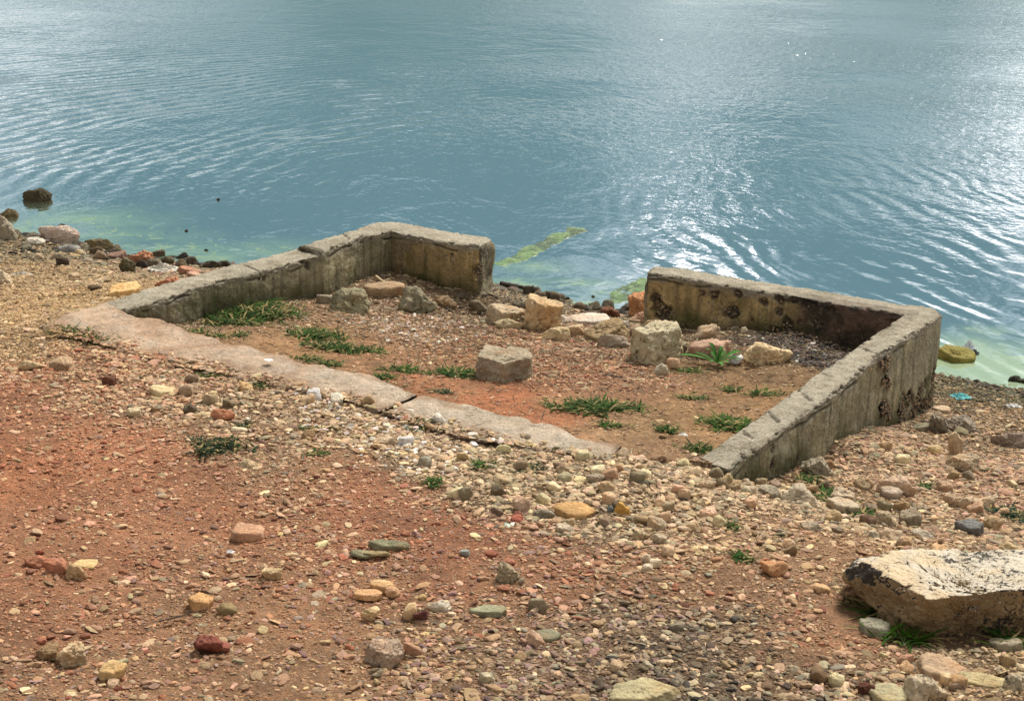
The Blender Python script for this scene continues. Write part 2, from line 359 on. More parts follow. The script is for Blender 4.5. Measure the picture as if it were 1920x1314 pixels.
def m_leaf():
    N = NT('green_leaf'); base = N.attr('Col'); k = N.mr(N.noise(60,3,.6),.3,.7,.75,1.25)
    cmb = N.n('CombineColor'); [N.l(k, cmb.inputs[i]) for i in range(3)]
    m = N.fin(N.mix(1, base, cmb.outputs[0], 'MULTIPLY'), .8, None, .12)
    tr = N.n('BsdfTranslucent'); N.l(base, tr.inputs[0]); ms = N.n('MixShader'); ms.inputs[0].default_value = .25
    N.l(N.b.outputs[0], ms.inputs[1]); N.l(tr.outputs[0], ms.inputs[2]); N.l(ms.outputs[0], N.out.inputs[0]); return m
def m_algae(name='algae'):
    N = NT(name); base = N.attr('Col'); k = N.mr(N.noise(35,6,.75),.3,.7,.5,1.5)
    cmb = N.n('CombineColor'); [N.l(k, cmb.inputs[i]) for i in range(3)]
    n = N.bump(N.noise(60,6,.75), .02, .9)
    return N.fin(N.mix(1, base, cmb.outputs[0], 'MULTIPLY'), .5, n, .4)
def m_plain(name, col, rough=.8, spec=.3, sc=40):
    N = NT(name); k = N.mr(N.noise(sc,4,.6),.3,.7,.75,1.25); cmb = N.n('CombineColor'); [N.l(k, cmb.inputs[i]) for i in range(3)]
    return N.fin(N.mix(1, col, cmb.outputs[0], 'MULTIPLY'), rough, N.bump(N.noise(sc*3,3,.6), .004, .6), spec)
MG, MP, MR, MC, ML, MA = m_ground(), m_pebble(), m_rock(), m_concrete(), m_leaf(), m_algae()
MRS = m_rock(.85,'speckled_rock',(.03,.026,.022),24,.555); MRO = m_rock(.2,'smooth_rock',(.09,.06,.04),30,.62)

# ------------------------------------------------------------------ ground sheet
def grid_faces(nr, nc, wrap=False):
    i = np.arange(nr-1)[:,None]; j = np.arange(nc if wrap else nc-1)[None]
    a = i*nc+j; b = i*nc+(j+1)%nc; return np.stack([a,b,b+nc,a+nc],-1).reshape(-1,4)
azf = np.radians(np.r_[np.arange(-32,-22,.15),np.arange(-22,22.01,.075),np.arange(22.15,32.01,.15)]); azc = np.radians(np.arange(33,327,2.0))
az = np.r_[azf, azc]
rr_ = np.r_[.05, np.geomspace(.4,2.4,24), np.geomspace(2.42,13,690), np.geomspace(13.3,2500,50)]
RR, AA = np.meshgrid(rr_, az, indexing='ij'); gx = (RR*np.sin(AA)).ravel(); gy = (RR*np.cos(AA)).ravel()
gz = height(gx,gy)
ZZ = zones(gx,gy); dirt = ZZ[:,:3].copy()
under = sstep(.55,1.0,ZZ[:,3])*sstep(.2,.9,ZZ[:,4]); dirt = dirt*(1-.42*under[:,None])      # shade in the gaps between packed pebbles, painted into the soil colour
# wet, mossy, dark margin by the water
hw = gz-ZW; nz = fbm(v3(gx,gy),6,3,4.4)
sdn = (gx-s0[0])*sn[0]+(gy-s0[1])*sn[1]
wet = sstep(.17,.02,hw+.05*nz)*(np.abs(sdn)<30)
dirt = dirt*(1-.6*wet[:,None])
moss = sstep(.13,.02,hw+.07*fbm(v3(gx,gy),3.5,3,2.2))*sstep(-.2,.25,fbm(v3(gx,gy),5,3,7.7)+.1)
dirt = dirt*(1-.75*moss[:,None])+np.array([.07,.085,.02])*.75*moss[:,None]
uw = sstep(.01,-.03,hw)[:,None]; dirt = dirt*(1-uw)+np.array([.12,.16,.08])*uw
ground = mesh_np('ground', np.stack([gx,gy,gz],1), grid_faces(len(rr_),len(az),True)[:,::-1], MG, None, dirt, True, extra=dict(grit=np.clip(ZZ[:,3]*1.1,0.12,1)*(1-uw[:,0]), wet=wet))
tag(ground, kind='structure')

# ------------------------------------------------------------------ water
def m_water():
    N = NT('lake_water'); N.t.nodes.remove(N.b)
    P = N.n('NewGeometry').outputs['Position']
    dep = N.attr('depth','Fac'); alg = N.attr('algae','Fac')
    sx = N.n('SeparateXYZ'); N.l(P, sx.inputs[0])
    # ring ripples spreading from the broken wall
    def ring(cx, cy, wl, ph, amp, warp, wsc):
        wv = N.n('TexNoise'); wv.inputs['Scale'].default_value = wsc; wv.inputs['Detail'].default_value = 2; N.l(P, wv.inputs['Vector'])
        d = N.n('VectorMath', operation='DISTANCE'); N.l(P, d.inputs[0]); d.inputs[1].default_value = (cx,cy,ZW)
        ph_ = N.math('MULTIPLY_ADD', wv.outputs['Fac'], warp*2*math.pi, N.math('MULTIPLY', d.outputs['Value'], 2*math.pi/wl))
        s_ = N.math('SINE', N.math('ADD', ph_, ph))
        return N.math('MULTIPLY', s_, amp), d.outputs['Value']
    far = N.mr(sx.outputs[1], 11, 40, 0, 1)
    h1, d1 = ring(5.4, 12.4, .23, 0, .0040, 4.2, .45)
    h2, d2 = ring(4.0, 10.5, .15, 1, .0012, 4.0, .6)
    h3, d3 = ring(14., 13.5, .21, 2, .0022, 5.5, .6)
    lm = N.math('MULTIPLY', N.math('MULTIPLY', N.mr(sx.outputs[0], -2.6, .3, 1, .05), N.mr(sx.outputs[1], 18, 27, 1, .15)), N.mr(sx.outputs[1], 11.2, 14, .15, 1))
    rm = N.math('MULTIPLY', N.mr(sx.outputs[0], .2, 2.0, .1, 1), N.mr(sx.outputs[1], 12, 20, 1, .1))
    brk = N.mr(N.noise(.8,4,.6,P),.40,.62,.02,1.25)
    ringh = N.math('MULTIPLY', N.math('ADD', N.math('MULTIPLY', N.math('ADD', h1, h2), lm), N.math('MULTIPLY', h3, rm)), brk)
    mp = N.n('Mapping'); mp.inputs['Scale'].default_value = (1.3,.8,1); mp.inputs['Rotation'].default_value = (0,0,.35); N.l(P, mp.inputs['Vector'])
    chop = N.math('MULTIPLY', N.noise(6.5,3,.55,mp.outputs[0],.6), .030)
    chopm = N.math('MULTIPLY', N.mr(N.noise(.22,3,.5,P),.38,.6,.12,1.0), N.math('MULTIPLY', N.mr(sx.outputs[1], 11.0, 20, .04, 1.0), N.mr(sx.outputs[0], -3.0, 1.5, .35, 1.0)))
    chop = N.math('MULTIPLY', chop, chopm)
    fine = N.math('MULTIPLY', N.math('MULTIPLY', N.noise(17,2,.5,mp.outputs[0]), .0035), N.mr(sx.outputs[1], 9.5, 14, .15, 1))
    swell = N.math('MULTIPLY', N.noise(1.6,3,.5,mp.outputs[0],.5), .017)
    hh = N.math('ADD', N.math('ADD', ringh, chop), N.math('ADD', fine, swell))
    nrm = N.bump(hh, 1.0, 1.0)
    gl = N.n('BsdfGlossy'); gl.inputs['Roughness'].default_value = .03; N.l(nrm, gl.inputs['Normal']); gl.inputs['Color'].default_value = (1,1,1,1)
    body = N.mix(N.mr(dep, .0,.62), (.27,.37,.20), (.022,.080,.074))
    body = N.mix(N.mr(sx.outputs[1], 11, 30), body, (.020,.075,.095))
    cloudy = N.mr(N.noise(1.6,5,.6,P,.8), .45,.7,0,.5); body = N.mix(N.math('MULTIPLY', cloudy, N.mr(dep,.5,.05)), body, (.24,.30,.18))
    film_n = N.noise(7,8,.72,P,.9)
    film = N.mr(N.math('ADD', N.math('MULTIPLY',film_n,1.25), N.math('MULTIPLY', alg, .36)), .82, .93, 0, 1)
    df = N.n('BsdfDiffuse'); N.l(body, df.inputs[0])
    tr = N.n('BsdfTransparent'); tr.inputs[0].default_value = (.80,.95,.85,1)
    a = N.n('MixShader'); N.l(N.mr(dep, 0, .22, .15, 1.0), a.inputs[0]); N.l(tr.outputs[0], a.inputs[1]); N.l(df.outputs[0], a.inputs[2])
    fr = N.n('Fresnel'); fr.inputs[0].default_value = 1.34; N.l(nrm, fr.inputs['Normal'])
    w = N.n('MixShader'); N.l(fr.outputs[0], w.inputs[0]); N.l(a.outputs[0], w.inputs[1]); N.l(gl.outputs[0], w.inputs[2])
    fd = N.n('BsdfPrincipled'); fc = N.mix(film, (.16,.29,.17), N.mix(N.noise(30,5,.7,P), (.10,.19,.07), (.28,.39,.19))); N.l(fc, fd.inputs['Base Color']); fd.inputs['Roughness'].default_value = .55
    fo = N.n('MixShader'); milk = N.math('MULTIPLY', N.mr(N.noise(2.2,5,.6,P,.6),.35,.65,.12,.62), N.mr(alg,.05,.75,0,1)); N.l(N.math('MAXIMUM', N.math('MULTIPLY', film, .6), milk), fo.inputs[0]); N.l(w.outputs[0], fo.inputs[1]); N.l(fd.outputs[0], fo.inputs[2])
    N.l(fo.outputs[0], N.out.inputs[0]); return N.m
wr = np.r_[np.geomspace(6,16,330), np.geomspace(16.3,2400,60)]; wa = np.radians(np.r_[np.arange(-80,-26,3.0), np.arange(-26,26.01,.2), np.arange(29,81,3.0)])
RR, AA = np.meshgrid(wr, wa, indexing='ij'); wx = (RR*np.sin(AA)).ravel(); wy = (RR*np.cos(AA)).ravel()
dep = ZW-height(wx,wy,True)
alg = np.zeros(len(wx))
for px,py,rx,ry,k in [(1850,700,.60,.60,1.5),(1800,690,.2,.3,.9),(1900,720,.5,.35,1.2),(1640,640,.2,.2,.0),(1850,618,.18,.12,.72),(1870,650,.12,.1,.7),(1820,640,.1,.1,.7),(1080,530,.35,.14,.68),(1000,500,.3,.2,.58),(960,535,.3,.2,.85),(1150,560,.3,.3,.7),
                      (300,470,.6,.35,.66),(150,415,.7,.5,.62),(80,430,.5,.3,.68),(390,485,.4,.2,.75),(220,440,.7,.3,.6),(1090,570,.3,.12,.95),(500,470,.5,.4,.5)]:
    q = bp(px,py,ZW); alg = np.maximum(alg, k*np.exp(-((wx-q[0])/rx)**2-((wy-q[1])/ry)**2))
alg = np.maximum(alg, .45*sstep(.08,.0,dep))
keep = dep > -.10
Fw = grid_faces(len(wr),len(wa)); Fw = Fw[keep[Fw].any(1)][:,::-1]
used = np.unique(Fw); remap = -np.ones(len(wx),int); remap[used] = np.arange(len(used))
water = mesh_np('water', np.stack([wx,wy,np.full(len(wx),ZW)],1)[used], remap[Fw], m_water(), None, None, True, extra=dict(depth=np.maximum(dep,0)[used], algae=alg[used]))
tag(water, kind='structure')

# ------------------------------------------------------------------ walls
_r = np.random.default_rng(77); ROUT = [((1450,872),.03),((1452,842),.022),((1495,857),.022),((1548,760),.015),((1640,692),.022)]
for _i in range(96):
    if _i < 26: _y = _r.uniform(672,790); _p = (1662+_r.normal(0,8)+(_y-700)*.02, _y)
    else:
        _u, _v = _r.uniform(0,1), _r.uniform(0,1)**.7; _x = 1690+66*_u; _yu = 762-(_x-1690)*1.14; _yl = 797-(_x-1690)*.55; _p = (_x, _yu+(_yl-_yu)*_v-4)
    ROUT.append((_p, _r.uniform(.014,.040)))
POCKS = {  # px, py, radius m, on which face
 'L': [((574,498),.03),((567,490),.028),((497,523),.022),((404,532),.03),((420,528),.025),((390,535),.022),((849,480),.028),((713,488),.02),((700,447),.02)],
 'Lend': [((905,515),.065),((908,470),.03)],
 'R': [((1317,551),.022),((1338,555),.032),((1383,551),.022),((1374,586),.045),((1432,567),.028),((1460,585),.024),((1300,540),.012),((1410,600),.014),((1352,570),.012),((1286,588),.018),((1284,573),.016),((1455,622),.035),((1478,610),.038),((1500,604),.022),((1440,628),.02),((1515,568),.045),((1490,562),.035),((1460,560),.03),((1232,560),.05),((1240,585),.06),((1562,578),.02),((1650,570),.02)],
 'Rout': ROUT,
}
def make_wall(name, O, I, Oi, Ii, S, label, is_right):
    # profile: outer bottom -> outer top -> inner top -> inner bottom
    nz_ = 98; depth = .82
    zz = -depth*(np.linspace(1,0,nz_)**1.6)
    prof = [('o',z) for z in zz[:-1]] + [('t',t) for t in np.linspace(0,1,20)] + [('i',z) for z in zz[::-1][1:]]
    n, k = len(S), len(prof)
    V = np.zeros((n,k,3)); face = np.zeros((n,k)); tt = np.zeros((n,k)); dz = np.zeros((n,k))
    wdir = Oi-Ii; wid = np.linalg.norm(wdir[:,:2],axis=1)[:,None]; wd = wdir/wid
    for j,(f,v) in enumerate(prof):
        if f=='o': V[:,j]=Oi; V[:,j,2]+=v; face[:,j]=0; dz[:,j]=v; tt[:,j]=0
        elif f=='i': V[:,j]=Ii; V[:,j,2]+=v; face[:,j]=2; dz[:,j]=v; tt[:,j]=1
        else: V[:,j]=Oi*(1-v)+Ii*v; face[:,j]=1; tt[:,j]=v; dz[:,j]=0
    # outward normals per face
    Nn = np.zeros_like(V)
    for j,(f,v) in enumerate(prof):
        if f=='o': Nn[:,j,:2]=wd[:,:2]
        elif f=='i': Nn[:,j,:2]=-wd[:,:2]
        else: Nn[:,j,2]=1
    P = V.reshape(-1,3); Nf = Nn.reshape(-1,3); fa = face.ravel(); t = tt.ravel(); d = dz.ravel()
    W_ = np.repeat(wid[:,0],k)
    Sx = np.repeat(S,k)
    # rounded, worn arris
    edge_o = np.where(fa==1, t*W_, np.where(fa==0,-d,9)); edge_i = np.where(fa==1,(1-t)*W_, np.where(fa==2,-d,9))
    e = np.minimum(edge_o, edge_i); rnd = .009*(1+.9*fbm(P,9,3,3.0))
    inner_dir = np.where((edge_o<edge_i)[:,None], -np.repeat(wd,k,0), np.repeat(wd,k,0))
    a = np.clip(1-e/np.maximum(rnd*1.6,.004),0,1)**2
    disp = inner_dir*(a*rnd*.55)[:,None]; disp[:,2] -= a*rnd*.55
    # chips along the arrises and a broken render line just under the top
    chip = sstep(.12,.42,fbm(P,19,4,6.6,.6))*np.exp(-(e/.013)**2)
    disp += inner_dir*(chip*.013)[:,None]; disp[:,2] -= chip*.011
    lip = np.where(fa==1,0,np.exp(-((-d-.035-.02*fbm(v3(Sx,Sx*0),3.5,3))/.006)**2))*sstep(-.1,.2,fbm(P,6,3,1.1))
    disp -= Nf*(lip*.008)[:,None]
    low = .004*fbm(P,2.2,3,2.0)+.0035*fbm(P,20,4,5.0,.65)+.0020*fbm(P,80,2,3)
    disp += Nf*low[:,None]
    # colours
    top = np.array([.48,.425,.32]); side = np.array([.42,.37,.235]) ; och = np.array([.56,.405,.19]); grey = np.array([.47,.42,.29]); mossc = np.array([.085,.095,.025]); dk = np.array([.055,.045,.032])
    C = np.tile(top,(len(P),1))*(1+.13*fbm(P,2.5,3,8)[:,None])
    C = C*(1-.25*sstep(.0,.6,fbm(P,6,4,12))[:,None]*np.array([1,1.05,1.2]))
    sidem = (fa!=1)
    n1 = sstep(-.35,.45,fbm(P,4,4,1.0))[:,None]
    if is_right:
        sc_in = och*(.75+.3*n1); sc_out = grey*n1+side*(1-n1)
    else:
        bw = Sx > SL[np.argmin(np.hypot(*(Ii[:,:2]-IL[10][:2]).T))]
        sc_in = np.where(bw[:,None], och*(.62+.25*n1), side*(.85+.35*n1)); sc_out = grey*n1+side*(1-n1)
    Cs = np.where((fa==2)[:,None], sc_in, sc_out)
    # vertical streaks
    A = np.stack([Sx*26, d*1.8, fa*7.0],1); st = sstep(.0,.6,fbm(A,1,3,2.0))*sstep(.0,-.05,d)
    Cs = Cs*(1-.38*st[:,None]); A2 = np.stack([Sx*14, d*1.3, fa*3.0+9],1); st2 = sstep(.15,.6,fbm(A2,1,3,5.0)); Cs = Cs*(1-.45*st2[:,None])+mossc*1.4*.45*st2[:,None]
    lighter = sstep(.1,.5,fbm(P,5,4,21))[:,None]; Cs = Cs*(1+.35*lighter)
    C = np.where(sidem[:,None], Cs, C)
    # grey cap wash over the first centimetres under the arris
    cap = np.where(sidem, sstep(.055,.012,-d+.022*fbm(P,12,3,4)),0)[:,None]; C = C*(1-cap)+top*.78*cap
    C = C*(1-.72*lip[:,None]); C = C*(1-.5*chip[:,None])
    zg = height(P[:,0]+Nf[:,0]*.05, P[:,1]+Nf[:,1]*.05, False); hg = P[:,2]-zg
    ms = np.where(sidem, sstep(.15,.01,hg+.06*fbm(P,7,3,9))*sstep(-.35,.3,fbm(P,3.5,3,14)),0)[:,None]
    C = C*(1-.75*ms)+mossc*.75*ms
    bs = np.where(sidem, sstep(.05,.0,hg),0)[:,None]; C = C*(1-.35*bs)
    # pocks
    kids = []
    def do(pts, face_id, a_, b_):
        nonlocal disp, C
        for (px,py),r in pts:
            q = onplane(px,py,a_,b_)
            m = (fa==face_id) | (face_id<0)
            dd = np.linalg.norm(P-q,axis=1)*(1+.55*fbm(P,18,3,px*.37)) 
            w = sstep(r,r*.55,dd)*m
            disp -= Nf*(w*min(.022,r*.5))[:,None]
            C[:] = C*(1-.82*w[:,None])+dk*.82*w[:,None]
            kids.append((q,r,face_id,px))
    if is_right:
        do(POCKS['R'],2,IR[0],IR[6]); do(POCKS['Rout'],0,OR_[11],OR_[-3])
        # smoke blackened corner, purple brown
        q1 = onplane(1600,590,IR[0],IR[6]); dd = np.linalg.norm((P-q1)*np.array([1,1,1.3]),axis=1)
        b = sstep(.42,.20,dd+.10*fbm(P,5,4,3.3))*((fa==2)|((fa==1)&(t>.55)))
        b *= np.where(fa==1,.5,1)
        blot = sstep(-.2,.35,fbm(P,9,4,31))[:,None]
        bc = np.array([.16,.095,.075])*(blot)+np.array([.035,.026,.024])*(1-blot)
        C = C*(1-.88*b[:,None])+bc*.88*b[:,None]
    else:
        do(POCKS['L'][:6]+POCKS['L'][8:],2,IL[1],IL[9]); do(POCKS['L'][6:8],2,IL[11],IL[15]); do(POCKS['Lend'],2,IL[11],IL[15])
        # lighter hand-plastered patch left of the diagonal edge on the short return
        q1 = onplane(765,468,IL[11],IL[15]); q2 = onplane(800,450,IL[11],IL[15])
        bw2 = bw & (fa==2); ss = (P-q1)@((IL[15]-IL[11])/np.linalg.norm(IL[15]-IL[11]))
        pl = bw2*sstep(.02,-.02,ss-(P[:,2]-q1[2])*1.0+.05*fbm(P,8,3,2))
        C = C*(1-.6*pl[:,None])+np.array([.21,.185,.13])*.6*pl[:,None]
        disp += Nf*(pl*.007)[:,None]
    # cracks across the top
    for (p1,p2) in CR[is_right]:
        a_, b_ = bp(*p1), bp(*p2); wv = .012*fbm(P,16,3,5)
        dl = dseg(P[:,0]+wv,P[:,1]+wv,[a_,b_]); w = sstep(.009,.002,dl)*((fa==1)|(np.minimum(edge_o,edge_i)<.05)); disp[:,2] -= w*.012; C *= (1-.65*w[:,None])
    P2 = P+disp
    Fq = grid_faces(n,k)
    V2 = P2; caps = []
    base_n = len(V2)
    # end caps as fine grids
    ends = []
    for row in (0,n-1):
        ring_ = P2[row*k:(row+1)*k]; no = nz_-1; tp = ring_[no:no+20]; outc = ring_[:no][::-1]; inc = ring_[no+20:]
        G = np.zeros((nz_,20,3)); G[0] = tp
        for q in range(1,nz_):
            tq = np.linspace(0,1,20)[:,None]; G[q] = outc[q-1]*(1-tq)+inc[q-1]*tq
        dirn = (Oi[0]+Ii[0]-Oi[3]-Ii[3]) if row==0 else (Oi[-1]+Ii[-1]-Oi[-4]-Ii[-4]); dirn[2]=0; dirn/=np.linalg.norm(dirn)
        gp = G.reshape(-1,3).copy(); edge = np.ones((nz_,20)); edge[0]=0; edge[:,0]=0; edge[:,-1]=0
        dsp = (.018*fbm(gp,9,4,7)+.012)*edge.ravel(); gp2 = gp+dirn*dsp[:,None]
        cc = np.tile(side*.9,(len(gp),1)); rough_ = sstep(-.15,.25,fbm(gp,8,4,17))[:,None]; cc = cc*(1-.7*rough_)+dk*.7*rough_
        ends.append((gp2, cc, grid_faces(nz_,20)))
    Vs=[P2]; Cs_=[C]; Fs=[Fq]; off=len(P2)
    for i_,(gp2,cc,ff) in enumerate(ends):
        Vs.append(gp2); Cs_.append(cc); Fs.append((ff if i_ else ff[:,::-1])+off); off+=len(gp2)
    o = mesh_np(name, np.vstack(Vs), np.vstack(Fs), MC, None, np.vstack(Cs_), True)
    tag(o, label, 'wall', 'walls of the ruined enclosure')
    return o, kids
CR = {True: [((1620,652),(1648,664)),((1494,727),(1520,750)),((1545,700),(1560,706)),((1395,805),(1412,818)),((1440,772),(1460,790))],
      False:[((458,492),(492,506)),((559,463),(602,474)),((640,438),(655,452))]}
wall_r, kids_r = make_wall('concrete_wall', OR_, IR, ORi, IRi, SR, 'long grey concrete wall turning a corner on the right, one face smoke blackened', True)
wall_l, kids_l = make_wall('concrete_wall', OL, IL, OLi, ILi, SL, 'low concrete wall on the left with a raised cracked section and a short return', False)

# ------------------------------------------------------------------ stone shapes
_ico = {}
def ico(n):
    if n not in _ico:
        bm = bmesh.new(); bmesh.ops.create_icosphere(bm, subdivisions=n, radius=1.0)
        _ico[n] = (np.array([v.co[:] for v in bm.verts]), np.array([[v.index for v in f.verts] for f in bm.faces])); bm.free()
    return _ico[n]
def rock_pts(n, rng, kind='angular', k=34, planes=None):
    D, Fc = ico(n)
    if planes is None:
        if kind == 'block':
            pl = [np.array(a,float)+rng.normal(0,.075,3) for a in ((1,0,0),(-1,0,0),(0,1,0),(0,-1,0),(0,0,1),(0,0,-1))]; pl[5] = np.array((0,0,-1.)); dd = [1,1,1,1,.9,1.2]
            for q in range(9): pl.append(rng.normal(size=3)*np.array([1,1,.8])+np.array([0,0,.3])); dd.append(rng.uniform(1.08,1.35))
        elif kind == 'slab':
            pl = [np.array((0,0,1.))+rng.normal(0,.05,3), np.array((0,0,-1.))+rng.normal(0,.05,3)]; dd=[.30,.30]
            for q in range(8): 
                an = q*math.pi/4+rng.uniform(-.3,.3); pl.append(np.array((math.cos(an),math.sin(an),rng.uniform(-.35,.35)))); dd.append(rng.uniform(.75,1.1))
        elif kind == 'round':
            pl = [rng.normal(size=3) for q in range(20)]; dd = list(rng.uniform(.80,1.1,20)); k = min(k,18)
        else:
            pl = [rng.normal(size=3) for q in range(15)]; dd = list(rng.uniform(.66,1.1,15))
            pl += [np.array(a,float) for a in ((1,0,0),(-1,0,0),(0,1,0),(0,-1,0),(0,0,1),(0,0,-1))]; dd += [1.1]*6
    else: pl, dd = planes
    s_ = 0
    for p_, d_ in zip(pl,dd):
        p_ = np.array(p_,float); p_ = p_/np.linalg.norm(p_); s_ = s_ + np.maximum(D@p_,0)**k/d_**k
    r = s_**(-1/k)
    return D*r[:,None], Fc
def rotz(P, a): c_, s_ = math.cos(a), math.sin(a); return np.stack([P[:,0]*c_-P[:,1]*s_, P[:,0]*s_+P[:,1]*c_, P[:,2]],1)
def rotm(rng, tilt=.3):
    a = rng.uniform(-tilt,tilt); b = rng.uniform(-tilt,tilt); ca,sa,cb,sb = math.cos(a),math.sin(a),math.cos(b),math.sin(b)
    return np.array([[1,0,0],[0,ca,-sa],[0,sa,ca]])@np.array([[cb,0,sb],[0,1,0],[-sb,0,cb]])
def make_rock(name, loc, W, D_, Hh, col, label, cat='rock', kind='angular', seed=0, n=4, rough=1.0, mat=None, group=None, bury=.36, yaw=None, tilt=.15, parent=None):
    rng = np.random.default_rng(seed+100); P, Fc = rock_pts(n, rng, kind)
    P = P@rotm(rng,tilt).T; P = rotz(P, rng.uniform(0,6.28) if yaw is None else yaw)
    ext = P.max(0)-P.min(0); HT = Hh/(1-bury); P = (P-(P.max(0)+P.min(0))/2)/ext*np.array([W,D_,HT])
    nr = P/np.linalg.norm(P/np.array([W,D_,Hh])**1,axis=1)[:,None]; nr = P/(np.linalg.norm(P,axis=1)[:,None]+1e-9)
    m = min(W,Hh*1.4); off = rng.uniform(0,90); rough *= .8 if kind=='block' else 1.0; bury = .22 if kind=='block' else bury
    dd = m*rough*(.10*fbm(P,1.5/m,3,off)+.045*fbm(P,6/m,4,off+5,.62)); ridg = np.abs(fbm(P,3.2/m,2,off+9)); dd -= m*rough*.09*np.exp(-(ridg/.07)**2)
    P = P+nr*dd[:,None]
    P[:,2] += HT/2-HT*bury
    o = mesh_np(name, P, Fc, mat or MR, parent, None, rough<.8 or True)
    o.location = loc; gn = 1.36 if max(col)>.34 else (1.2 if max(col)>.2 else 1.0); lu = sum(col)/3*.08; o.color = (min((col[0]*.92+lu)*gn*1.06,.85),min((col[1]*.92+lu)*gn,.8),min((col[2]*.92+lu)*gn*.92,.75),1)
    if parent is None: tag(o, label, cat, group)
    return o
taken = []   # xy, r of individual stones so gravel stays clear
def px_rock(b, col, label, kind='angular', name='rock', dr=.8, n=4, mat=None, rough=1.0, cat=None, group=None, yaw=None, z=None, seed=None, tilt=.15, minh=.3):
    x0,y0,x1,y1 = b; xc = (x0+x1)/2
    g = ground_at(xc, y1-.18*(y1-y0)*0) if z is None else bp(xc,y1,z)
    if z is not None: g[2] = z
    dist = math.hypot(g[0],g[1]); sl = math.sqrt(dist**2+(H-g[2])**2); sa = (H-g[2])/sl; ca = dist/sl
    W = (x1-x0)/FPX*sl*1.02; hp = (y1-y0)/FPX*sl; D_ = W*dr
    Hh = (hp*1.06-D_*sa*.72)/ca
    if Hh < minh*W:
        Hh = minh*W; D_ = max(.35*W,(hp-Hh*ca)/(sa*.75))
    dirn = np.array([g[0],g[1]])/dist; xy = g[:2]+dirn*D_*.42
    zz = float(height([xy[0]],[xy[1]],False)[0]) if z is None else z
    zz = min(zz, g[2]+.25*Hh)*.4 + g[2]*.6 if z is None else z
    sd_ = int(x0*7+y0*13) if seed is None else seed
    o = make_rock(name, (xy[0],xy[1],zz), W, D_, Hh, col, label, cat or name, kind, sd_, n, rough, mat, group, yaw=yaw, tilt=tilt)
    taken.append((xy[0],xy[1],max(W,D_)*.45)); return o

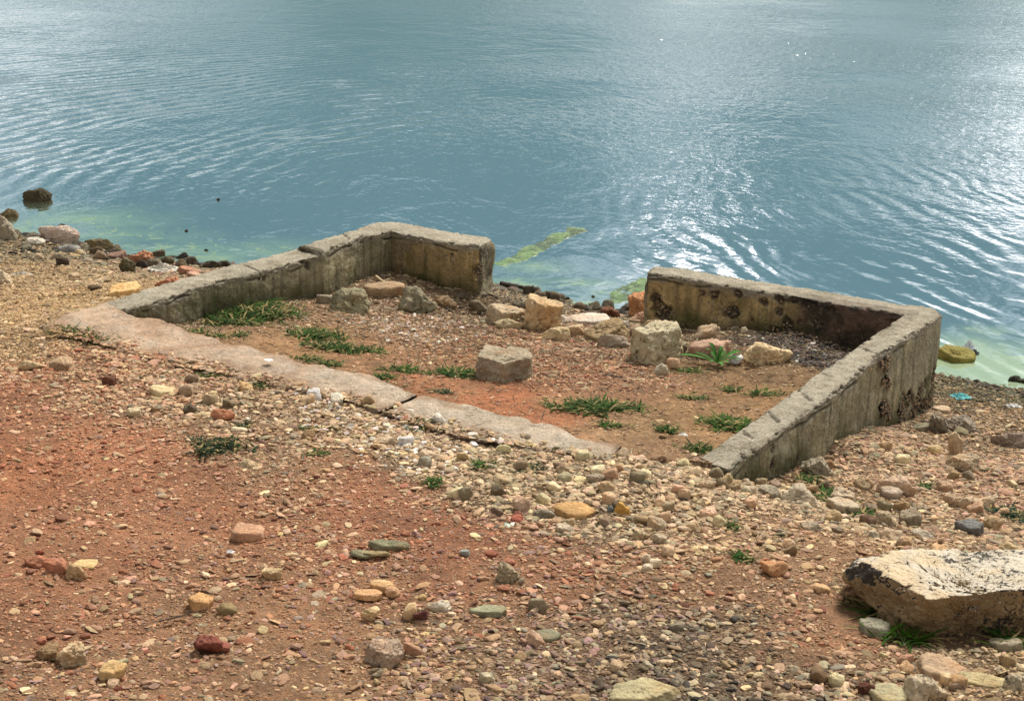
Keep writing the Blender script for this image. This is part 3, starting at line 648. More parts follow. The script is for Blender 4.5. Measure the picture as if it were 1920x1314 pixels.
# ------------------------------------------------------------------ named rocks
B = [
 ((620,541,691,588),(.24,.225,.14),'round','olive grey rounded rock near the left wall, left of the flat tan rock',MR,5),
 ((681,527,762,561),(.34,.25,.155),'slab','flat tan rock half buried before the inner left corner',MR,4),
 ((752,538,822,591),(.25,.23,.155),'angular','lumpy grey green rock right of the flat tan rock',MR,5),
 ((813,553,857,580),(.27,.20,.12),'angular','small brown rock under the short return wall',MR,4),
 ((594,549,632,570),(.27,.23,.17),'slab','flat tan grey stone at the foot of the left wall',MR,4),
 ((912,571,990,612),(.38,.31,.21),'angular','broad pale tan rock leaning behind a smaller one, left of the upright blocky rock',MR,5),
 ((928,593,982,620),(.40,.33,.20),'round','rounded tan rock in front of the broad pale rock',MR,4),
 ((984,563,1055,621),(.47,.35,.20),'block','blocky upright tan rock at the gap between the walls',MR,5),
 ((1008,612,1068,637),(.52,.42,.25),'angular','small cream rock in front of the blocky upright tan rock',MR,4),
 ((1064,585,1146,608),(.52,.47,.41),'slab','long greyish white rock lying at the gap',MR,4),
 ((1044,588,1072,606),(.50,.44,.39),'round','small whitish stone left of the long greyish white rock',MR,3),
 ((1092,592,1178,641),(.30,.225,.12),'slab','tilted brown slab propped up on stones at the gap',MR,5),
 ((1118,629,1180,651),(.32,.28,.22),'round','smooth grey stone lying under the tilted brown slab',MRO,4),
 ((1168,606,1204,632),(.33,.25,.17),'angular','small brown rock beside the tilted brown slab',MR,4),
 ((1176,551,1242,597),(.48,.24,.11),'block','orange rock against the broken end of the right wall',MR,5),
 ((1180,583,1226,603),(.42,.27,.19),'angular','pinkish stone below the orange rock at the wall end',MR,4),
 ((1124,572,1163,592),(.20,.085,.04),'angular','dark red brown rock at the water edge in the gap',MR,4),
 ((1303,606,1350,636),(.38,.29,.19),'angular','small brown rock at the foot of the right back wall',MR,4),
 ((1288,631,1368,668),(.38,.25,.18),'slab','flat pinkish slab behind the rosette plant',MR,4),
 ((1394,637,1482,681),(.62,.47,.28),'round','smooth cream oval stone beside the ashes',MRO,5),
 ((1366,665,1393,681),(.75,.72,.66),'angular','small bright white stone beside the rosette plant',MRO,3),
 ((1227,681,1252,702),(.40,.38,.30),'round','small pale grey stone in front of the cream boulder',MRO,3),
 ((1247,671,1276,690),(.38,.25,.15),'angular','small brown stone between cream boulder and rosette plant',MR,3),
 ((1388,612,1402,628),(.42,.38,.28),'angular','tiny pale stone at the foot of the right back wall',MR,3),
 # gap heap
 ((1203,598,1236,622),(.36,.28,.18),'angular','brown stone wedged between cream boulder and orange rock',MR,4),
 ((880,562,914,584),(.20,.17,.11),'angular','dark stone at the foot of the broken left wall end',MR,4),
 ((1058,606,1096,630),(.44,.35,.23),'angular','tan rock right of the small cream rock in the gap heap',MR,4),
 ((1150,598,1182,618),(.40,.36,.30),'angular','grey tan stone behind the tilted brown slab',MR,4),
 ((954,556,990,574),(.17,.15,.10),'angular','dark mossy rock behind the broad pale rock in the gap',MR,4),
 ((1238,590,1268,608),(.30,.23,.15),'angular','brown rock against the right wall behind the cream boulder',MR,4),
 ((1256,640,1286,662),(.22,.19,.13),'angular','dark grey stone touching the right side of the cream boulder',MR,4),
 ((1330,655,1352,670),(.30,.25,.17),'angular','brown pebble under the rosette leaves',MR,4),
 ((855,548,880,562),(.14,.12,.08),'angular','small dark stone at the foot of the short return wall',MR,4),
 # far left shore
 ((-20,404,31,452),(.34,.31,.24),'round','big grey rock cut by the left frame edge at the water',MR,5),
 ((76,430,148,455),(.44,.37,.32),'angular','pale pinkish crumpled looking rock on the left shore',MR,5),
 ((158,447,212,471),(.20,.165,.085),'round','mossy brown rock on the left shore right of the pale pinkish one',MR,4),
 ((108,456,150,476),(.26,.27,.27),'round','bluish grey rock on the left shore under the pale pinkish one',MRO,4),
 ((52,443,86,462),(.48,.46,.40),'angular','whitish rock at the left end of the shore stones',MR,4),
 ((244,466,290,498),(.36,.18,.10),'angular','reddish brown pointed rock on the left shore',MR,5),
 ((226,482,256,508),(.15,.135,.07),'angular','dark olive rock in front of the reddish pointed rock',MR,4),
 ((199,470,236,489),(.24,.15,.12),'slab','dull purple flat rock left of the reddish pointed rock',MR,4),
 ((206,460,231,473),(.14,.13,.08),'round','small dark rock behind the dull purple flat rock',MR,3),
 ((330,473,357,491),(.035,.032,.026),'round','round black rock at the water edge',MR,4),
 ((328,485,352,503),(.13,.105,.055),'round','dark olive stone under the round black rock',MR,3),
 ((380,487,418,504),(.07,.058,.032),'round','dark brown rock at the water edge by the left wall',MR,4),
 ((409,487,433,501),(.06,.05,.03),'round','smaller dark rock right beside the dark brown one',MR,3),
 ((335,496,372,513),(.38,.19,.12),'slab','reddish flat rock in front of the round black rock',MR,4),
 ((292,514,338,540),(.40,.17,.09),'slab','rust red stone leaning behind the left wall',MR,4),
 ((350,508,378,520),(.38,.24,.17),'slab','small pinkish rock outside the left wall',MR,3),
 ((136,466,162,482),(.44,.40,.28),'angular','cream stone among the left shore rocks',MR,3),
 ((62,475,84,490),(.45,.34,.24),'angular','small pinkish cream stone on the left bank',MR,3),
 ((94,473,116,492),(.34,.29,.21),'angular','small grey tan stone on the left bank',MR,3),
 ((126,511,150,524),(.42,.33,.21),'round','small tan stone on the left bank gravel',MR,3),
 ((165,533,190,546),(.16,.11,.06),'round','small dark brown stone on the left bank gravel',MR,3),
 ((205,529,264,553),(.58,.40,.17),'slab','flat yellow slab lying outside the left wall',MRO,4),
 ((-10,505,24,538),(.55,.47,.34),'angular','pale cream rock at the left frame edge on the bank',MR,4),
 ((150,455,172,470),(.33,.30,.22),'angular','grey green stone tucked between the left shore rocks',MR,3),
 # right outside
 ((1732,773,1780,812),(.26,.23,.18),'round','rounded grey rock at the outer foot of the right wall corner',MR,5),
 ((1770,777,1834,813),(.29,.25,.20),'angular','grey brown rock just right of the rounded grey rock',MR,5),
 ((1707,790,1742,808),(.25,.23,.16),'slab','flat grey rock at the foot of the right wall',MR,4),
 ((1785,800,1816,818),(.25,.22,.13),'round','small olive stone before the two grey rocks',MR,3),
 ((1748,761,1782,776),(.40,.31,.21),'slab','flat tan stone by the outer wall corner',MR,3),
 ((1857,807,1925,840),(.33,.26,.21),'angular','brown grey rock near the right frame edge behind the pebbles',MR,5),
 ((1499,855,1553,892),(.30,.27,.20),'round','grey tan round stone against the foot of the right wall',MR,5),
 ((1774,851,1836,882),(.44,.36,.25),'angular','pitted tan rock right of the wall among pebbles',MRS,5),
 ((1776,812,1802,856),(.40,.31,.20),'angular','upright tan stone behind the pitted rock',MR,4),
 ((1642,888,1718,926),(.48,.35,.25),'angular','pitted pinkish tan rock on bare soil right of the wall',MRS,5),
 ((1650,912,1690,932),(.38,.31,.24),'slab','thin grey flake in front of the pitted pinkish rock',MR,3),
 ((1556,912,1604,940),(.46,.38,.27),'angular','pitted cream rock among weeds beside the wall end',MRS,4),
 ((1550,930,1612,960),(.38,.32,.23),'slab','flat grey tan rock in front of the pitted cream rock',MR,4),
 ((1636,958,1685,990),(.36,.29,.19),'angular','pyramid shaped brown stone in the right pebble line',MR,5),
 ((1683,955,1724,984),(.29,.25,.18),'slab','dark tan slab right of the pyramid shaped stone',MR,4),
 ((1745,900,1785,924),(.42,.30,.20),'angular','orange tan rock beside a weed patch right of the pitted pinkish rock',MR,4),
 ((1766,925,1795,947),(.46,.34,.22),'round','tan stone left of a cream rock pair on the right slope',MR,4),
 ((1794,928,1838,955),(.50,.38,.25),'angular','pitted cream rock on the right slope',MRS,4),
 ((1828,926,1868,952),(.55,.44,.30),'angular','bright cream stone right of the pitted cream one on the slope',MRS,4),
 ((1842,965,1880,992),(.42,.31,.18),'round','rounded tan rock left of the weed patch at the right edge',MR,4),
 ((1866,950,1890,966),(.44,.32,.20),'round','small orange tan stone on the weed patch at the right edge',MR,3),
 ((1790,974,1842,1002),(.17,.18,.18),'slab','dark slate grey flat stone on the right slope',MRO,4),
 ((1875,1015,1918,1042),(.52,.40,.22),'round','yellowish stone behind the big white topped boulder',MR,4),
 ((1646,990,1695,1020),(.46,.38,.27),'angular','cream angular rock in the right pebble line before the pyramid stone',MR,4),
 ((1625,995,1650,1015),(.38,.35,.27),'angular','grey cream stone left of the cream angular rock',MR,3),
 ((1708,992,1748,1015),(.36,.32,.25),'angular','grey angular stone in the right pebble line',MR,4),
 ((1417,908,1462,936),(.30,.26,.19),'slab','dark grey flat stone before the right wall end',MR,4),
 ((1455,905,1535,950),(.44,.38,.28),'angular','large cream rock in the pebbles before the right wall end',MR,5),
 ((1303,899,1340,922),(.46,.37,.25),'round','tan pebble rock left of the right wall end',MR,4),
 ((1386,893,1412,914),(.50,.42,.30),'round','pale pebble rock touching the right wall end',MR,3),
 ((1390,908,1420,932),(.46,.38,.27),'angular','tan stone left of the dark grey flat stone',MR,3),
 ((1500,975,1545,1000),(.40,.35,.26),'angular','grey cream rock in the middle of the right pebble line',MR,4),
 ((1496,940,1526,960),(.52,.44,.30),'round','yellow cream stone in the right pebble line',MR,3),
 ((1425,1050,1474,1080),(.46,.25,.12),'angular','orange brown stone lying left of the big white topped boulder',MR,4),
 ((1520,1090,1556,1112),(.52,.34,.18),'slab','small orange tan stone near the big boulder',MR,3),
 ((1612,1162,1665,1194),(.28,.27,.20),'slab','grey green flat stone beside the big boulder foot',MR,4),
 ((1853,1190,1908,1228),(.30,.27,.19),'slab','long olive grey pebble below the big boulder',MRO,4),
 ((1715,1270,1775,1320),(.50,.42,.30),'angular','jagged white cream stone at the bottom edge',MRS,5),
 ((1720,1230,1810,1275),(.40,.29,.19),'slab','flat tan pink stone at the bottom right',MR,4),
 ((1690,1268,1752,1325),(.44,.37,.26),'angular','grey cream speckled stone at the bottom edge left of the jagged one',MRS,4),
 ((1630,1290,1700,1325),(.36,.33,.20),'slab','olive tan flat slab at the bottom edge',MRO,4),
 ((1608,1280,1640,1306),(.13,.045,.025),'round','dark red brown stone at the bottom right',MR,4),
 ((1140,1283,1276,1330),(.38,.34,.20),'slab','large flat olive tan slab cut by the bottom edge',MRO,5),
 ((1880,1262,1925,1300),(.46,.40,.29),'angular','cream rock at the bottom right corner',MRS,4),
 ((1800,1262,1885,1290),(.36,.31,.17),'slab','yellow olive flat stone near the bottom right corner',MRO,4),
 # middle foreground
 ((926,1053,975,1097),(.34,.28,.18),'angular','pitted brown grey rock alone in the middle foreground',MRS,5),
 ((678,1198,756,1244),(.42,.32,.24),'angular','white topped grey stone in the lower middle foreground',MRS,5),
 ((436,983,496,1012),(.42,.26,.165),'slab','flat pinkish tan stone in the left middle ground',MR,4),
 ((491,1062,528,1087),(.50,.38,.21),'angular','cream brown stone in the left middle foreground',MR,4),
 ((48,1039,100,1068),(.38,.16,.09),'angular','red brown stone at the left end of the little stone row',MR,4),
 ((86,1050,130,1084),(.38,.17,.10),'angular','red brown pointed stone in the middle of the little stone row',MR,4),
 ((128,1055,166,1090),(.44,.30,.16),'angular','yellow brown blocky stone at the right end of the little stone row',MR,4),
 ((138,1050,182,1068),(.60,.45,.21),'slab','thin pale yellow flake on top of the little stone row',MRO,3),
 ((107,1202,161,1246),(.58,.46,.29),'angular','bright cream angular stone in the lower left corner area',MR,5),
 ((70,1208,112,1236),(.33,.22,.11),'angular','brown stone left of the bright cream angular one',MR,4),
 ((188,1241,236,1270),(.50,.37,.18),'slab','yellow flat stone in the lower left',MRO,4),
 ((366,1189,418,1222),(.24,.075,.05),'angular','dark red stone in the lower left middle',MR,4),
 ((405,1204,432,1218),(.30,.10,.07),'slab','small red flake touching the dark red stone',MR,3),
 ((355,1113,400,1142),(.48,.28,.12),'slab','orange brown stone above the twig end',MR,4),
 ((408,1130,446,1152),(.25,.19,.09),'round','olive brown stone at the end of the twig',MR,3),
 ((660,1105,716,1124),(.50,.31,.16),'slab','long orange tan stone left of a similar pair',MRO,4),
 ((692,1086,740,1111),(.52,.34,.17),'slab','orange tan elongated stone in the middle foreground pair',MRO,4),
 ((720,1098,750,1117),(.46,.27,.15),'round','orange brown stone touching the elongated orange tan one',MR,3),
 ((680,1137,712,1161),(.60,.47,.27),'round','yellow cream smooth stone in the lower middle',MRO,4),
 ((755,1130,782,1158),(.56,.42,.24),'slab','upright pale tan flake in the lower middle',MRO,3),
 ((776,1142,802,1163),(.17,.06,.05),'angular','dark maroon stone beside the pale tan flake',MRO,3),
 ((800,1122,846,1146),(.66,.54,.44),'angular','pinkish white stone in the lower middle',MR,4),
 ((396,768,440,786),(.50,.22,.12),'angular','orange red stone in the upper pebble band',MR,4),
 ((450,861,483,884),(.55,.43,.26),'angular','cream rock at the edge of the dark weed patch',MRS,4),
 ((95,670,140,695),(.38,.26,.16),'round','brown stone at the left end of the pebble band',MR,4),
 ((40,672,84,697),(.50,.38,.22),'round','tan stone at the far left of the pebble band',MR,4),
 ((280,722,330,742),(.52,.42,.24),'slab','long cream stone in the upper pebble band',MR,4),
 ((346,700,372,718),(.28,.20,.13),'round','dark brown pebble rock near the concrete strip',MR,3),
 ((640,708,664,725),(.34,.26,.17),'angular','small dark brown stone lying on the concrete strip',MRS,3),
 ((998,950,1040,975),(.30,.27,.20),'round','grey brown rounded stone left of the orange brown slab',MRO,4),
 ((1030,942,1116,971),(.46,.28,.11),'slab','orange and grey flat slab lying in the pebbles',MRO,4),
 ((1152,940,1180,966),(.56,.33,.07),'angular','bright ochre yellow stone in the pebbles',MR,4),
 ((1139,947,1154,960),(.20,.23,.25),'round','small blue grey stone left of the bright ochre stone',MRO,3),
 ((955,966,981,984),(.34,.10,.06),'slab','dark red flake left of the grey brown rounded stone',MR,3),
 ((1043,982,1080,1004),(.44,.37,.27),'angular','grey cream rock below the orange and grey slab',MR,4),
 ((1190,956,1240,982),(.44,.37,.25),'round','cream rock in a tight cluster right of the ochre stone',MR,4),
 ((1214,966,1250,994),(.46,.38,.27),'angular','pale angular rock in the cluster right of the ochre stone',MR,4),
 ((1186,992,1218,1016),(.46,.36,.22),'round','tan round stone below the cream cluster',MR,4),
 ((1223,1000,1250,1022),(.42,.35,.25),'round','grey tan round stone below the cream cluster',MR,4),
 ((1239,1022,1266,1042),(.58,.47,.33),'round','pale cream stone on its own below the cluster',MR,3),
 ((1200,1036,1222,1054),(.58,.47,.34),'round','upper left stone of the trio of pale pebbles',MR,3),
 ((1217,1046,1240,1063),(.62,.52,.38),'round','right stone of the trio of pale pebbles',MR,3),
 ((1202,1056,1224,1072),(.62,.50,.38),'round','lower stone of the trio of pale pebbles',MR,3),
 ((1120,900,1155,922),(.42,.33,.21),'angular','tan rock in the wide pebble band before the strip end',MR,4),
 ((918,886,966,912),(.46,.38,.24),'round','yellowish round rock in the wide pebble band',MRS,4),
 ((1096,885,1134,905),(.36,.31,.24),'round','grey rock in the wide pebble band',MR,4),
 ((700,815,745,838),(.52,.42,.30),'angular','pale stone pile member near the weeds in the pebble band',MR,4),
 ((780,842,815,862),(.50,.38,.26),'angular','pinkish cream rock in the pebble band under the strip',MR,4),
 ((1155,842,1180,862),(.36,.28,.18),'slab','brown grey slab leaning near the strip end',MR,3),
 ((862,1030,882,1042),(.30,.33,.31),'block','small blue grey cube shaped stone in the red soil',MRO,3),
 ((655,1030,705,1046),(.22,.215,.13),'slab','dark olive thin slab left of a pile of green flakes',MRO,4),
 ((690,1013,768,1032),(.22,.215,.13),'slab','long olive green flake on the flake pile',MRO,4),
 ((672,1030,732,1046),(.30,.27,.15),'slab','tan olive flake in front of the flake pile',MRO,4),
 ((880,1132,950,1156),(.27,.27,.17),'slab','olive green flake pointing down in the middle foreground',MRO,4),
 ((895,1260,925,1284),(.40,.36,.25),'angular','grey cream stone near the bottom middle',MR,4),
 ((1000,1180,1050,1200),(.25,.24,.16),'slab','dark olive flake in the lower right middle',MRO,3),
]
EXTRA = {'square grey and brown stone block standing alone in the middle of the enclosure': dict(yaw=.55,seed=21),
         'large cream and brown boulder with a jagged flat top, left of the rosette plant': dict(yaw=.25,seed=33,rough=1.5),
         'tilted brown slab propped up on stones at the gap': dict(yaw=.35),
         'flat yellow slab lying outside the left wall': dict(yaw=-.3)}
for i,(b,col,kind,label,mat,n) in enumerate(B):
    px_rock(b,col,label,kind,'rock' if (b[2]-b[0])>34 or 'rock' in label else 'stone', n=n, mat=mat, cat='rock' if 'rock' in label or 'boulder' in label else 'stone', dr=.95 if kind in ('slab','block') else .8, **EXTRA.get(label,{}), minh=.15 if kind=='slab' else .38, tilt=.55 if 'tilted' in label or 'leaning' in label else .16)
px_rock((42,355,93,383),(.06,.048,.022),'dark brown boulder standing alone in the water at left','round',n=5,z=ZW-.02,seed=4)
px_rock((0,392,38,411),(.13,.10,.04),'low brown mossy rock in the water by the left bank','round',n=4,z=ZW-.01)
px_rock((1888,703,1912,719),(.03,.03,.02),'black wet stone in the water right of the teal rag','round',n=3,z=ZW-.01)
px_rock((1905,706,1945,722),(.04,.04,.02),'dark wet rock cut by the right frame edge','round',n=4,z=ZW-.01)
px_rock((1908,738,1940,756),(.03,.03,.024),'black stone at the right frame edge shore','round',n=3,z=ZW-.005)
px_rock((1756,648,1828,682),(.22,.20,.045),'yellow green algae covered slab in the water behind the wall corner','slab',n=5,z=ZW-.01,dr=1.6,seed=8,mat=MRO,yaw=.3,minh=.3,tilt=.22)
for i,(x,y,w,lab) in enumerate([(409,374,7,'tiny black stone alone far out in the calm water'),(387,469,8,'small dark stone breaking the water before the left wall'),(350,433,8,'tiny dark stone in the pale green water'),(118,425,16,'small dark stone behind the left shore rocks'),
     (1019,562,12,'small black stone at the gap water edge'),(1063,560,12,'second small black stone right along the gap water edge'),(1112,556,8,'tiny black stone in the algae water at the gap'),(1098,575,10,'small black stone in the gap shallows')]):
    px_rock((x-w/2,y-w*.35,x+w/2,y+w*.35),(.03,.028,.02),lab,'round','stone',n=2,z=ZW-.005)
px_rock((1028,546,1056,562),(.16,.15,.08),'olive rock at the gap water edge','round',n=4)

def hull_rock(gpx, h, top, low, col, label, mat, seed, cat='rock'):
    g = ground_at(*gpx); z0 = g[2]; P_ = [bp(a,b,z0+h+dz) for a,b,dz in top]; P_ += [bp(a,b,z0-.02) for a,b in low]
    P_ += [np.array([p[0]+.01*(p[0]-g[0]),p[1],z0-.03]) for p in P_[:len(top)]]
    c0 = np.mean(P_,axis=0); bm = bmesh.new()
    for p_ in P_: bm.verts.new(tuple(p_))
    bmesh.ops.convex_hull(bm, input=bm.verts); bm.normal_update(); pl=[]; dd=[]
    for f_ in bm.faces:
        n_ = np.array(f_.normal[:]); d_ = (np.array(f_.verts[0].co[:])-c0)@n_
        if d_ < 0: n_, d_ = -n_, -d_
        if all(np.dot(n_,m_) < .995 for m_ in pl): pl.append(n_); dd.append(max(d_,.01)*1.03)
    bm.free(); P,Fc = rock_pts(6,None,planes=(pl,dd),k=42); nr = P/np.linalg.norm(P,axis=1)[:,None]
    P = P+nr*(.012*fbm(P,9,3,seed)+.008*fbm(P,30,5,seed+3,.62)-.007*np.exp(-(fbm(P,9,3,seed+9)/.06)**2))[:,None]
    o = mesh_np('rock', P, Fc, mat, None, None, True); o.location = c0; o.color = (*col,1); tag(o,label,cat); taken.append((c0[0],c0[1],.10)); return o
hull_rock((943,724),.088,[(912,646,0),(992,656,0),(998,671,-.005),(947,682,-.006),(895,668,-.008)],[(895,701),(942,727),(995,716)],(.42,.345,.235),'square grey and brown stone block standing alone in the middle of the enclosure',MR,4)
hull_rock((1228,684),.135,[(1231,602,0),(1264,600,.004),(1274,617,-.004),(1204,625,-.004),(1188,616,0)],[(1209,668),(1230,687),(1268,672),(1283,655),(1190,650)],(.60,.52,.34),'large cream and brown boulder with a jagged flat top, left of the rosette plant',MRS,9,'boulder')
# big boulder bottom right
def big_boulder():
    zb, zm, zt = -.03, .055, .125
    q = lambda x,y,z: bp(x,y,z)
    HV = [q(1611,1046,zt),q(1742,1124,zt-.005),q(1866,1090,zt-.004),q(1925,1083,zt),q(1576,1085,zm),q(1655,1162,zb+.01),q(1706,1189,zb),q(1849,1189,zb),q(1925,1176,zb),
          q(1715,1033,zt),q(1925,1034,zt+.004),q(1600,1070,zb),q(1700,1050,zb),q(1925,1060,zb),q(2060,1045,zt),q(2060,1090,zt-.01),q(2050,1170,zb),q(2050,1060,zb)]
    c0 = (q(1640,1090,zt)+q(1960,1080,zt))/2; c0[2] = .05
    bm = bmesh.new()
    for p_ in HV: bm.verts.new(tuple(p_))
    bmesh.ops.convex_hull(bm, input=bm.verts); bm.normal_update()
    pl = []; dd = []
    for f_ in bm.faces:
        n_ = np.array(f_.normal[:]); d_ = (np.array(f_.verts[0].co[:])-c0)@n_
        if d_ < 0: n_, d_ = -n_, -d_
        if all(np.dot(n_,m_) < .999 for m_ in pl): pl.append(n_); dd.append(max(d_,.03)*1.01)
    bm.free()
    D,Fc = ico(7); P,_ = rock_pts(7,None,planes=(pl,dd),k=70)
    nr = P/np.linalg.norm(P,axis=1)[:,None]
    d_ = .018*fbm(P,5,3,2)+.012*fbm(P,20,5,8,.66)-.007*np.exp(-(fbm(P,4,3,31)/.05)**2)
    P = P+nr*d_[:,None]
    topm = sstep(.3,.8,nr[:,2]*2)
    n = fbm(P,42,4,9,.8); n2 = fbm(P,5,3,19)
    # albedo: paler where the surface faces up, brown flanks, black lichen along the arris and in patches
    N_ = np.zeros((len(P),3))
    v0,v1,v2 = P[Fc[:,0]],P[Fc[:,1]],P[Fc[:,2]]; fn = np.cross(v1-v0,v2-v0)
    for q in range(3): np.add.at(N_, Fc[:,q], fn)
    N_ /= np.linalg.norm(N_,axis=1)[:,None]
    tm = sstep(.55,.85,N_[:,2]+.15*n2)[:,None]; brown = np.array([.36,.245,.13])*(1+.3*n2[:,None]); pale = np.array([.68,.60,.47])*(1-.0*n2[:,None]); och=np.array([.72,.52,.28])
    o2 = sstep(.0,.5,fbm(P,7,3,44))[:,None]; pale = pale*(1-.6*o2)+och*.6*o2
    pt = sstep(.1,.4,fbm(P,13,4,77))[:,None]; pale = pale*(1-.45*pt)+np.array([.50,.39,.25])*.45*pt; C = brown*(1-tm)+pale*tm
    rim = np.exp(-((N_[:,2]-.62)/.20)**2); rim = .20*rim+.11*fbm(P,4,3,3)+.06*fbm(P,14,2,30)+.035
    N = NT('lichen_boulder'); lich = N.mr(N.math('ADD', N.noise(55,8,.78,None,.6), N.attr('rim','Fac')), .615, .65, 0, .95); k = N.mr(N.noise(110,4,.7),.25,.75,.72,1.25); cmb = N.n('CombineColor'); [N.l(k, cmb.inputs[i]) for i in range(3)]
    cc = N.mix(1, N.attr('Col'), cmb.outputs[0], 'MULTIPLY'); sp = N.mr(N.noise(120,5,.7), .64,.68,0,.8); cc = N.mix(sp, cc, (.04,.035,.03)); cc = N.mix(lich, cc, (.028,.025,.022))
    m = N.fin(cc,.9,N.bump(N.noise(70,7,.72),.012,1),.2)
    o = mesh_np('boulder', P, Fc, m, None, C, True, extra=dict(rim=rim)); o.location = tuple(c0)
    tag(o,'big long boulder with a white black speckled top at the right frame edge','boulder'); [taken.append((c0[0]+k_,c0[1],.19)) for k_ in (-.2,0,.2)]; return o
bb = big_boulder()

# ------------------------------------------------------------------ gravel
def sample_ground(n, rmin, rmax, a=30):
    r = np.sqrt(R.uniform(rmin**2,rmax**2,n)); t_ = np.radians(R.uniform(-a,a,n)); return r*np.sin(t_), r*np.cos(t_)
def valid(x,y,z,wet=.0):
    ok = ~inpoly(x,y,wallL_poly) & ~inpoly(x,y,wallR_poly) & (z > ZW-.03)
    return ok
taken_np = None
def clear(x,y):
    ok = np.ones(len(x),bool); T = np.array(taken)
    for a_,b_,r_ in T[T[:,2]>.02]: ok &= (x-a_)**2+(y-b_)**2 > (r_*.85)**2
    return ok
PALA = np.array([PAL[c_] for c_ in 'CTPRGVWKY'])
def pebble_cols(Zv, dirt_mix=.25):
    cum = np.cumsum(Zv[:,5:],1); u = R.uniform(0,1,len(Zv))[:,None]*cum[:,-1:]; idx = (u>cum).sum(1).clip(0,8)
    c_ = PALA[idx]*(R.uniform(.34,1.18,(len(Zv),1)))*(1+R.normal(0,.05,(len(Zv),3)))
    dm = dirt_mix if np.isscalar(dirt_mix) else dirt_mix(len(Zv))[:,None]
    return c_*(1-dm)+Zv[:,:3]*R.uniform(.6,1.3,(len(Zv),1))*dm, idx
def build_pebbles(name, x, y, z, size, cols, n_ico, label, flat=.55, nvar=14, lib_kind=('angular','slab','angular','angular','block')):
    Vs=[]; Fs=[]; Cs=[]; off=0
    var = R.integers(0,nvar,len(x))
    for v in range(nvar):
        m = np.where(var==v)[0]
        if not len(m): continue
        rng = np.random.default_rng(500+v+n_ico*50); P0,Fc = rock_pts(n_ico,rng,lib_kind[v%len(lib_kind)],k=12)
        P0 = P0/np.abs(P0).max(); P0 = P0*(1+.12*rng.normal(size=(len(P0),1))*(1 if n_ico<2 else .35))
        nn = len(m); S_ = np.stack([size[m]*R.uniform(.8,1.6,nn), size[m]*R.uniform(.5,1.0,nn), size[m]*R.uniform(flat*.35,flat*1.2,nn)],1)
        Q = P0[None]*S_[:,None,:]
        tl = R.normal(0,.28,nn); Q = np.stack([Q[...,0], Q[...,1]*np.cos(tl)[:,None]-Q[...,2]*np.sin(tl)[:,None], Q[...,1]*np.sin(tl)[:,None]+Q[...,2]*np.cos(tl)[:,None]],-1)
        th = R.uniform(0,6.283,nn); Q = np.stack([Q[...,0]*np.cos(th)[:,None]-Q[...,1]*np.sin(th)[:,None], Q[...,0]*np.sin(th)[:,None]+Q[...,1]*np.cos(th)[:,None], Q[...,2]],-1)
        Q += np.stack([x[m],y[m],z[m]+S_[:,2]*.42],1)[:,None,:]
        nv = len(P0); Vs.append(Q.reshape(-1,3)); Cs.append(np.repeat(cols[m],nv,0)*(1+.0))
        Fs.append((Fc[None]+(np.arange(nn)*nv)[:,None,None]).reshape(-1,3)+off); off += nn*nv
    o = mesh_np(name, np.vstack(Vs), np.vstack(Fs), MP, None, np.vstack(Cs), False)
    return tag(o, label, 'gravel', None, 'stuff')
def gravel(n, smin, smax, pw, rmin, rmax, dens_fn):
    n = int(n*1.42); x,y = sample_ground(n,2.5,rmax); fade = sstep(30,22,np.abs(np.degrees(np.arctan2(x,y)))+2*fbm(v3(x,y),1.5,2,5))*sstep(2.5,3.4,np.hypot(x,y)+.3*fbm(v3(x,y),1.5,2,9)); k = R.uniform(0,1,n)<fade; x,y = x[k],y[k]; n = len(x); Zv = zones(x,y); patch = fbm(v3(x,y),2.6,3,13.0); patch2 = fbm(v3(x,y),9,2,23.0)
    p_ = dens_fn(Zv)*np.clip(1+.9*patch+.6*patch2,.1,2.2)
    p_ = p_*np.where(inpoly(x,y,inside_poly),.12+.50*sstep(.35,.85,Zv[:,3]),1); k = R.uniform(0,1,n) < p_; x,y,Zv = x[k],y[k],Zv[k]
    stp = inpoly(x,y,strip_poly); edge = dseg(x,y,SLo); kk = ~stp | (R.uniform(0,1,len(x)) < .08+.85*sstep(.13,.0,edge+.06*fbm(v3(x,y),6,2,2))+.5*sstep(.5,.95,x)); x,y,Zv,stp = x[kk],y[kk],Zv[kk],stp[kk]
    z = height(x,y); z = np.where(stp, .000, z)
    k = valid(x,y,z)&clear(x,y); x,y,z,Zv = x[k],y[k],z[k],Zv[k]
    u = R.uniform(0,1,len(x)); size = smin*(1-u*(1-(smin/smax)**pw))**(-1/pw)
    return x,y,z,Zv,size
x,y,z,Zv,size = gravel(560000,.0034,.0085,1.5,3.5,11.5,lambda Z: np.clip(.30+.60*Z[:,3],0,1))
size *= np.clip(np.hypot(x,y)/6,.8,1.3); cols,_ = pebble_cols(Zv,lambda n: np.clip(R.beta(1.2,1.0,n),.1,1)); build_pebbles('fine_gravel',x,y,z,size,cols,1,'fine mixed gravel scattered over the reddish soil')
T_ = np.array(taken); T_ = T_[(T_[:,2]>.02)]; rp = np.repeat(np.arange(len(T_)), np.clip(T_[:,2]*900,14,120).astype(int)); an = R.uniform(0,6.283,len(rp)); rd_ = T_[rp,2]*R.uniform(.88,1.35,len(rp))
x,y = T_[rp,0]+rd_*np.cos(an), T_[rp,1]+rd_*np.sin(an); z = height(x,y); k = valid(x,y,z)&(z>ZW+.01); x,y,z = x[k],y[k],z[k]; Zv = zones(x,y); size = R.uniform(.003,.008,len(x)); cols,_ = pebble_cols(Zv,lambda n: np.clip(R.beta(3,1.2,n),.1,1))
build_pebbles('grit',x,y,z,size,cols,1,'fine grit gathered round the feet of the larger stones')
